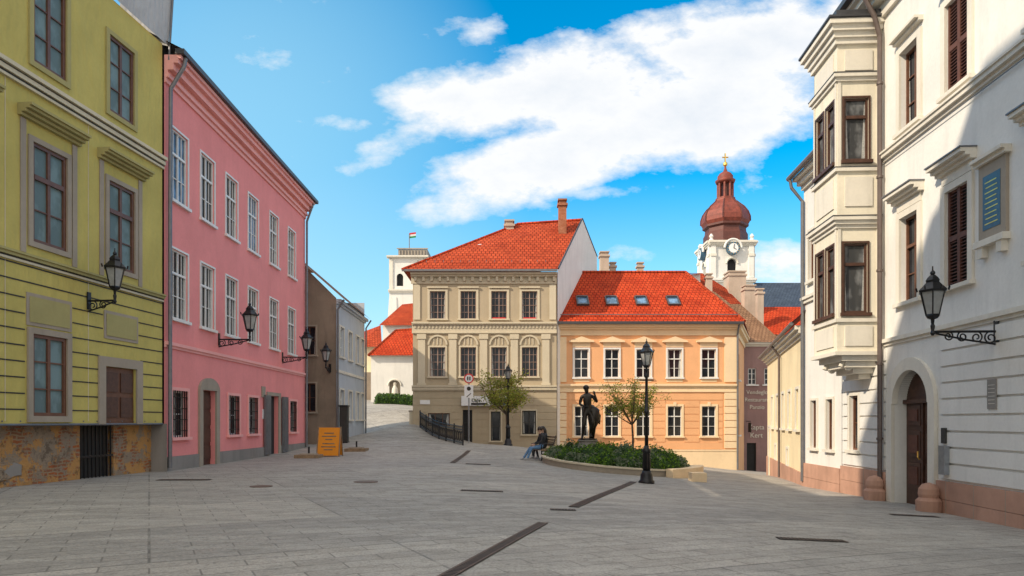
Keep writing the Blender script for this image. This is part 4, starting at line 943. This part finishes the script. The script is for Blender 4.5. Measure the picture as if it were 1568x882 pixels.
b=B('hedge_shrubs',(pc[0],pc[1],0))
pts=[]; mounds=[]
for _ in range(75):
    a=R.random()*6.28; r=(PR-.5)*math.sqrt(R.random()); mounds.append((pc[0]+r*math.cos(a),pc[1]+r*math.sin(a),R.uniform(.3,.5),R.uniform(.34,.66),R.choice([0,0,1,2])))
for k in range(34):
    a=2*PI*k/34; mounds.append((pc[0]+(PR-.42)*math.cos(a),pc[1]+(PR-.42)*math.sin(a),.34,R.uniform(.3,.42),2 if math.sin(a)<-.1 and R.random()<.5 else 0))
for (x,y,r,h,kind) in mounds:
    zb=soilz(x,y)
    b.lathe('inner_mound','hedge2',(x,y,zb),[(r*.85,0),(r*.8,h*.5),(r*.45,h*.85),(.02,h)],8)  # solid dark mound, added so the foliage is not see-through
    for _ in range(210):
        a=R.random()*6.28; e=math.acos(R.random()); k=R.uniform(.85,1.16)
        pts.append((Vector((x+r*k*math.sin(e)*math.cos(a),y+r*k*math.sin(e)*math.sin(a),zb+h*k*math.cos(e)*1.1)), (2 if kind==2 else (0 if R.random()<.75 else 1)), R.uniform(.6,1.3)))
leaves('foliage',pts,['hedge1','hedge2','hedge3'],.05,b); b.done()
b=B('boxwood_hedge',(-9.4,55,0)); pts=[]
for k in range(9):
    x=-10.6+k*.33; y=54.5; z=g(x,y)
    b.lathe('inner_mound','hedge2',(x,y,z),[(.35,0),(.35,.5),(.2,.75),(.02,.8)],7)  # dark filler body inside the leaves
    for _ in range(120):
        a=R.random()*6.28; e=math.acos(R.random()); pts.append((Vector((x+.42*math.sin(e)*math.cos(a),y+.42*math.sin(e)*math.sin(a),z+.85*math.cos(e))),R.choice([0,1]),1.6))
leaves('foliage',pts,['hedge1','hedge2'],.05,b); b.done()
def tree(x,y,top,cw,nl,seed,tr=.05,low=.45,ls=.06):
    rr=random.Random(seed); z=g(x,y) if (x-pc[0])**2+(y-pc[1])**2>9 else -.15; b=B('small_tree',(x,y,z)); 
    H_=top-z; fork=z+H_*low
    tk=[Vector((x,y,z-.1)),Vector((x+.02,y,z+H_*.25)),Vector((x-.02,y,fork))]
    b.tube('trunk','bark',tk,[tr*1.4,tr,tr*.8],8); tips=[]
    for k in range(11):
        a=k*2*PI/11+rr.uniform(-.3,.3); sp=rr.uniform(.5,1)*cw; hh=rr.uniform(.35,1.)*(top-fork)
        if k==0: sp=.1; hh=top-fork
        end=Vector((x+sp*math.cos(a),y+sp*math.sin(a),fork+hh)); mid=tk[2].lerp(end,.5)+Vector((0,0,-.05+rr.uniform(0,.15)))+Vector((math.cos(a),math.sin(a),0))*sp*.15
        b.tube('limbs','bark',[tk[2]-Vector((0,0,.1)),mid,end],[tr*.6,tr*.35,tr*.12],6)
        for j in range(8):
            s_=mid.lerp(end,rr.uniform(-.5,.9)) ; e2=s_+Vector((rr.gauss(0,.3),rr.gauss(0,.3),rr.uniform(-.15,.35)))*cw*.75
            b.tube('twigs','bark',[s_,(s_+e2)/2+Vector((0,0,.03)),e2],[tr*.2,tr*.14,tr*.07],4); tips.append((s_,e2))
    pts=[]
    for _ in range(nl):
        s_,e2=rr.choice(tips); p=s_.lerp(e2,rr.uniform(.1,1.2))+Vector((rr.gauss(0,.09),rr.gauss(0,.09),rr.gauss(0,.09)))*cw
        pts.append((p,rr.choice([0,0,0,1,2]),rr.uniform(.6,1.3)))
    leaves('crown_leaves',pts,['leaf1','leaf2','leaf3'],ls,b); b.done()
tree(-.3,38.6,4.25,1.65,5200,3,.06,.45,.062)
tree(5.05,28.6,3.4,1.25,3600,5,.045,.45,.045)

# ================================================================ FIGURES
def figure(name,joints,edges,matfn,mats,parent,subs=2,root=0):
    me=bpy.data.meshes.new(name); names=list(joints); idx={k:i for i,k in enumerate(names)}
    me.from_pydata([tuple(joints[k][0]) for k in names],[(idx[a],idx[c]) for a,c in edges],[])
    o=bpy.data.objects.new(name,me); sc.collection.objects.link(o); sk=o.modifiers.new('skin','SKIN'); sk.use_smooth_shade=True
    for k in names:
        r=joints[k][1]; r=r if isinstance(r,tuple) else (r,r)
        me.skin_vertices[0].data[idx[k]].radius=r
    me.skin_vertices[0].data[root].use_root=True
    ss=o.modifiers.new('sub','SUBSURF'); ss.levels=subs; ss.render_levels=subs
    bpy.context.view_layer.update(); dg=bpy.context.evaluated_depsgraph_get(); m2=bpy.data.meshes.new_from_object(o.evaluated_get(dg))
    bpy.data.objects.remove(o)
    m2.materials.clear()
    for m_ in mats: m2.materials.append(M[m_])
    segs=[(joints[a][0],joints[c][0],matfn(a,c)) for a,c in edges]
    for p in m2.polygons:
        c=p.center; best=None
        for a,d_,m_ in segs:
            ab=d_-a; t=max(0,min(1,(c-a).dot(ab)/max(ab.length_squared,1e-9))); dd=(c-(a+ab*t)).length
            if best is None or dd<best[0]: best=(dd,m_)
        p.material_index=best[1]; p.use_smooth=True
    o=bpy.data.objects.new(name,m2); sc.collection.objects.link(o); o.parent=parent.e
    return o
M['skin']=simple('skin',(.50,.30,.22),.6,var=.08); M['jacket']=simple('black_jacket',(.02,.02,.024),.8); M['jeans']=simple('blue_jeans',(.10,.20,.36),.8,var=.2,sc_=15); M['hair']=simple('dark_hair',(.03,.02,.014),.5); M['shoe']=simple('shoe',(.35,.35,.36),.6); M['trousers']=simple('dark_trousers',(.03,.032,.04),.8)
def hand(J,E,wr,dirv,side,pre,s=1.):
    dirv=dirv.normalized(); side=side.normalized(); dn=dirv.cross(side)
    J[pre+'palm']=(wr+dirv*.07*s,(.036*s,.02*s)); E.append((pre+'wr',pre+'palm'))
    for k,(off,L_) in enumerate(((-.03,.065),(-.01,.078),(.01,.074),(.03,.058))):
        a=wr+dirv*.085*s+side*off*s; J[f'{pre}f{k}a']=(a+dirv*.02*s,.010*s); J[f'{pre}f{k}b']=(a+dirv*L_*.6*s+dn*.012*s,.009*s); J[f'{pre}f{k}c']=(a+dirv*L_*.9*s+dn*.035*s,.008*s)
        E+= [(pre+'palm',f'{pre}f{k}a'),(f'{pre}f{k}a',f'{pre}f{k}b'),(f'{pre}f{k}b',f'{pre}f{k}c')]
    J[pre+'ta']=(wr+dirv*.045*s-side*.04*s,.012*s); J[pre+'tb']=(wr+dirv*.085*s-side*.055*s+dn*.01*s,.010*s); E+=[(pre+'palm',pre+'ta'),(pre+'ta',pre+'tb')]
def sitter(loc,ang,lean,legs,longhair):
    x,y=loc; z=g(x,y); b=B('seated_person',(x,y,z)); b.e.rotation_euler=(0,0,ang); V=Vector
    J={};E=[]
    J['pel']=(V((0,0,.55)),(.15,.13)); J['waist']=(V((lean*.25,0,.72)),(.135,.11)); J['chest']=(V((lean*.6,0,.92)),(.16,.12)); J['ctop']=(V((lean*.9,0,1.03)),(.13,.1)); J['neck']=(V((lean+.03,0,1.11)),.05); J['headb']=(V((lean+.07,0,1.18)),.07); J['headt']=(V((lean+.075,0,1.28)),.082)
    E+=[('pel','waist'),('waist','chest'),('chest','ctop'),('ctop','neck'),('neck','headb'),('headb','headt')]
    for s_,n_ in ((-1,'l'),(1,'r')):
        kn=V((.47,s_*.1+legs[0]*.02,.53)); an=V((.47+legs[1 if s_<0 else 2],s_*.11,.1))
        J[n_+'hip']=(V((.08,s_*.09,.53)),.095); J[n_+'knee']=(kn,.065); J[n_+'ank']=(an,.042); J[n_+'toe']=(an+V((.17,0,-.055)),.035); J[n_+'heel']=(an+V((-.03,0,-.06)),.035)
        E+=[('pel',n_+'hip'),(n_+'hip',n_+'knee'),(n_+'knee',n_+'ank'),(n_+'ank',n_+'toe'),(n_+'ank',n_+'heel')]
        sh=V((lean*.85,s_*.19,1.0)); el=V((lean+.08,s_*.25,.75)); wr=V((lean+.30,s_*.1,.66))
        J[n_+'sh']=(sh,.065); J[n_+'el']=(el,.048); J[n_+'wr']=(wr,.028); E+=[('ctop',n_+'sh'),(n_+'sh',n_+'el'),(n_+'el',n_+'wr')]
        hand(J,E,wr,V((.9,-s_*.3,-.35)),V((0,1,0)),n_)
    def mf(a,c):
        if a in('neck','headb') : return 0
        if 'toe' in c or 'heel' in c: return 4
        if a[1:] in('palm',) or c[1:]=='palm' or (len(c)>2 and c[1]=='f' and c[2].isdigit()) or c[1:] in('ta','tb'): return 0
        if c[1:] in('hip','knee','ank'): return 2
        return 1
    figure('body',J,E,mf,['skin','jacket','jeans' if longhair==0 else 'trousers','hair','shoe'],b)
    hc=V((lean+.085,0,1.25)); 
    bb=B('head_parts',(0,0,0)); bb.e.parent=b.e
    prof=[(.001,.135),(.06,.12),(.09,.075),(.097,.02),(.088,-.03)]
    bb.lathe('hair','hair',hc+V((-.02,0,0)),[(r,z_) for r,z_ in prof[::-1]],14)
    if longhair: bb.tube('long_hair','hair',[hc+V((-.06,0,.05)),hc+V((-.1,0,-.06)),hc+V((-.12,0,-.2)),hc+V((-.12,0,-.3))],[.07,.085,.08,.03],10)
    bb.tube('nose','skin',[hc+V((.075,0,.0)),hc+V((.105,0,-.03)),hc+V((.08,0,-.045))],[.012,.016,.012],6)
    for s_ in (-1,1):
        bb.lathe('eyes','dark',hc+V((.085,s_*.03,-.01)),[(.002,-.008),(.01,0),(.002,.008)],6); bb.lathe('ears','skin',hc+V((0,s_*.088,-.04)),[(.005,-.03),(.018,0),(.015,.02),(.004,.03)],8)
    bb.tube('mouth','signred',[hc+V((.083,-.02,-.075)),hc+V((.087,0,-.077)),hc+V((.083,.02,-.075))],.005,5)
    bb.done(smooth=('hair','long_hair','nose')); 
    b.done()
BX,BY=1.2,28.0; ba=math.radians(192)
sitter((BX+.02,BY-.42),ba+.05,.04,(0,.28,.18),0); sitter((BX+.22,BY+.38),ba,.08,(0,.05,-.1),1)
bz=g(BX,BY); b=B('park_bench',(BX,BY,bz)); b.e.rotation_euler=(0,0,ba)
bb=b; bb.loc=Vector((0,0,0))
for k in range(5): bb.wbox('seat',"wood",-.25+k*.1,-.17+k*.1,-.95,.95,.40,.44)
for k in range(4):
    zz_=.56+k*.11; xx=-.28-k*.03; bb.wbox('backrest','wood',xx-.03,xx,-.95,.95,zz_,zz_+.08)
for s_ in (-.8,.8):
    bb.tube('leg','iron',[(.2,s_,.0),(.17,s_,.2),(.2,s_,.39)],.025,6); bb.tube('leg','iron',[(-.3,s_,0),(-.22,s_,.2),(-.24,s_,.42),(-.4,s_,1.0)],.025,6); bb.tube('armrest','iron',[(-.3,s_,.65),(0,s_,.68),(.2,s_,.63),(.2,s_,.42)],.022,6); bb.tube('leg','iron',[(.2,s_,.38),(-.24,s_,.38)],.02,5)
bb.done()
sx,sy=3.0,27.0; b=B('bronze_statue',(sx,sy,0)); b.loc=Vector((0,0,0))
b.lathe('plinth','plinthg',(0,0,0),[(.42,-.3),(.42,.5),(.38,.55),(.36,.68),(.40,.72),(.40,.76)],16)
V=Vector; k=1.2; J={};E=[]; o_=V((0,0,.76))
def j(n_,x,y,z,r): J[n_]=(o_+V((x,y,z))*k,(r[0]*k,r[1]*k) if isinstance(r,tuple) else r*k)
j('pel',.0,0,.95,(.15,.12)); j('waist',.0,-.01,1.12,(.125,.1)); j('chest',-.02,-.02,1.33,(.17,.12)); j('ctop',-.02,0,1.46,(.13,.09)); j('neck',-.03,-.02,1.55,.055); j('headb',-.05,-.05,1.62,.075); j('headt',-.06,-.05,1.73,.088)
E+=[('pel','waist'),('waist','chest'),('chest','ctop'),('ctop','neck'),('neck','headb'),('headb','headt')]
j('lhip',-.09,0,.9,.105); j('lknee',-.14,-.08,.5,.07); j('lank',-.18,.0,.1,.042); j('ltoe',-.22,-.14,.03,.035); j('rhip',.09,0,.9,.105); j('rknee',.16,-.16,.58,.072); j('rank',.08,-.02,.2,.042); j('rtoe',.1,-.16,.1,.035)
E+=[('pel','lhip'),('lhip','lknee'),('lknee','lank'),('lank','ltoe'),('pel','rhip'),('rhip','rknee'),('rknee','rank'),('rank','rtoe')]
j('lsh',-.2,0,1.43,.065); j('lel',-.27,.0,1.18,.05); j('lwr',-.1,-.2,1.08,.033); j('rsh',.17,0,1.43,.065); j('rel',.30,-.05,1.24,.05); j('rwr',.22,-.14,1.46,.033)
E+=[('ctop','lsh'),('lsh','lel'),('lel','lwr'),('ctop','rsh'),('rsh','rel'),('rel','rwr')]
hand(J,E,J['lwr'][0],V((.5,-.5,.1)),V((0,.3,1)),'l',k); hand(J,E,J['rwr'][0],V((-.3,-.2,1)),V((1,0,0)),'r',k)
figure('youth_body',J,E,lambda a,c:0,['bronze'],b)
hc=J['headt'][0]
b.lathe('curly_hair','bronze',hc+V((0,.02,-.03)),[(.09,-.06),(.12,.0),(.115,.06),(.07,.11),(.01,.13)],12); b.tube('nose','bronze',[hc+V((0,-.085,-.02)),hc+V((0,-.125,-.05)),hc+V((0,-.09,-.06))],.014,6)
b.tube('drapery','bronze',[o_+V((.10,.1,1.35)),o_+V((.22,.06,1.15)),o_+V((.26,.08,.85)),o_+V((.2,.1,.5)),o_+V((.16,.1,.0))],[.1,.24,.26,.14,.10],12)
b.tube('drapery','bronze',[o_+V((-.1,.12,1.2)),o_+V((.05,.16,1.1)),o_+V((.30,.1,1.10)),o_+V((.46,.05,.95)),o_+V((.46,.03,.62))],[.04,.09,.10,.07,.03],10)
b.lathe('base_plate','bronze',o_,[(.38,0),(.36,.06),(.1,.07)],16)
b.done(smooth=('curly_hair','drapery'))

# ================================================================ LIGHT / SKY
D=Vector((1,.52,-.78)).normalized()
sun=bpy.data.lights.new('sun','SUN'); sun.energy=4.9; sun.angle=math.radians(.5); sun.color=(1,.86,.66)
so=bpy.data.objects.new('sun',sun); sc.collection.objects.link(so); so.rotation_euler=D.to_track_quat('-Z','Y').to_euler(); so.location=(-20,-10,30)
el=math.asin(-D.z); az=math.atan2(-D.x,-D.y)
w=bpy.data.worlds.new('World'); sc.world=w; w.use_nodes=True; nt=w.node_tree; bg=nt.nodes['Background']
sky=nt.nodes.new('ShaderNodeTexSky'); sky.sky_type='NISHITA'; sky.sun_disc=False; sky.sun_elevation=el; sky.sun_rotation=az%(2*PI); sky.air_density=1.; sky.dust_density=.6; sky.ozone_density=1.6
ST=.15; bg.inputs[1].default_value=ST
hs=nt.nodes.new('ShaderNodeHueSaturation'); hs.inputs['Hue'].default_value=.485; hs.inputs['Saturation'].default_value=1.6; hs.inputs['Value'].default_value=1.65; nt.links.new(sky.outputs[0],hs.inputs['Color'])
T=nt.nodes.new('ShaderNodeTexCoord'); sp=nt.nodes.new('ShaderNodeSeparateXYZ'); nt.links.new(T.outputs['Generated'],sp.inputs[0])
def mth(op,a,b_=None,c_=None):
    n_=nt.nodes.new('ShaderNodeMath'); n_.operation=op
    for i,v_ in enumerate((a,b_,c_)):
        if v_ is None: continue
        if isinstance(v_,(int,float)): n_.inputs[i].default_value=v_
        else: nt.links.new(v_,n_.inputs[i])
    return n_.outputs[0]
yy=mth('MAXIMUM',sp.outputs[1],.08); u_=mth('DIVIDE',sp.outputs[0],yy); v_=mth('DIVIDE',sp.outputs[2],yy)
def ell(px,py,rx,ry,rot,gain=1.):
    cu,cv=(px-CX)/F0,(HY-py)/F0; rx/=F0; ry/=F0; c,s_=math.cos(rot),math.sin(rot)
    du_=mth('SUBTRACT',u_,cu); dv_=mth('SUBTRACT',v_,cv)
    a=mth('ADD',mth('MULTIPLY',du_,c/rx),mth('MULTIPLY',dv_,s_/rx)); b_=mth('ADD',mth('MULTIPLY',du_,-s_/ry),mth('MULTIPLY',dv_,c/ry))
    e=mth('SUBTRACT',1.,mth('ADD',mth('MULTIPLY',a,a),mth('MULTIPLY',b_,b_)))
    return mth('MULTIPLY',mth('MAXIMUM',e,-1.5),gain)
es=[ell(870,135,305,78,.13,1.15),ell(1130,80,280,85,.12,1.15),ell(900,232,275,66,.20,1.15),ell(1100,160,210,100,.25,1.2),ell(745,295,125,40,.3),ell(1150,10,210,40,.2,.6),
 ell(515,187,60,15,-.05,.5),ell(566,226,28,13,.2,.4),ell(945,292,80,14,.05,.6),ell(712,50,60,26,.1,.45),ell(1215,405,100,36,0,.7),ell(975,388,50,14,0,.35),ell(640,190,110,26,.5,.3)]
m=es[0]
for e in es[1:]: m=mth('MAXIMUM',m,e)
m=mth('MAXIMUM',m,-1.1)
cb=nt.nodes.new('ShaderNodeCombineXYZ'); nt.links.new(u_,cb.inputs[0]); nt.links.new(v_,cb.inputs[1])
mp=nt.nodes.new('ShaderNodeMapping'); nt.links.new(cb.outputs[0],mp.inputs[0]); mp.inputs['Rotation'].default_value=(0,0,-.3); mp.inputs['Scale'].default_value=(1,1.7,1)
n1=noise(nt,mp.outputs[0],7.0,10,.62)
den=mth('ADD',mth('MULTIPLY',m,1.15),mth('MULTIPLY',mth('SUBTRACT',n1,.5),4.0))
cov=ramp(nt,den,-.1,.85,0,.98)
front=ramp(nt,sp.outputs[1],.1,.25)
shade=ramp(nt,den,1.0,2.2); cc=mixc(nt,shade,(6.7,6.75,6.8),(5.5,5.85,6.3))
hz=mth('MULTIPLY',ramp(nt,v_,.36,-.02,0,.75),front)
skyc=mixc(nt,hz,hs.outputs[0],(4.4,5.9,6.7))
veil=mth('MULTIPLY',ramp(nt,ell(330,250,330,330,0),-1.2,1,0,.6),front); skyc=mixc(nt,veil,skyc,(3.2,5.6,6.7))
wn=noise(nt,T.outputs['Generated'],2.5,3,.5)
back=mth('MULTIPLY',ramp(nt,sp.outputs[1],.12,-.3),ramp(nt,wn,.25,.55,.6,1)); over_fill=mth('MULTIPLY',ramp(nt,sp.outputs[2],.62,.82),ramp(nt,wn,.3,.55,.4,.9))  # unseen bright cloud, added behind and overhead to lift the shaded square
fin=mixc(nt,mth('MULTIPLY',cov,front),skyc,cc)
fin=mixc(nt,mth('MAXIMUM',back,over_fill),fin,(8.8,8.4,7.8)); nt.links.new(fin,bg.inputs[0])
sc.view_settings.view_transform='Standard'; sc.view_settings.look='None'; sc.view_settings.exposure=0
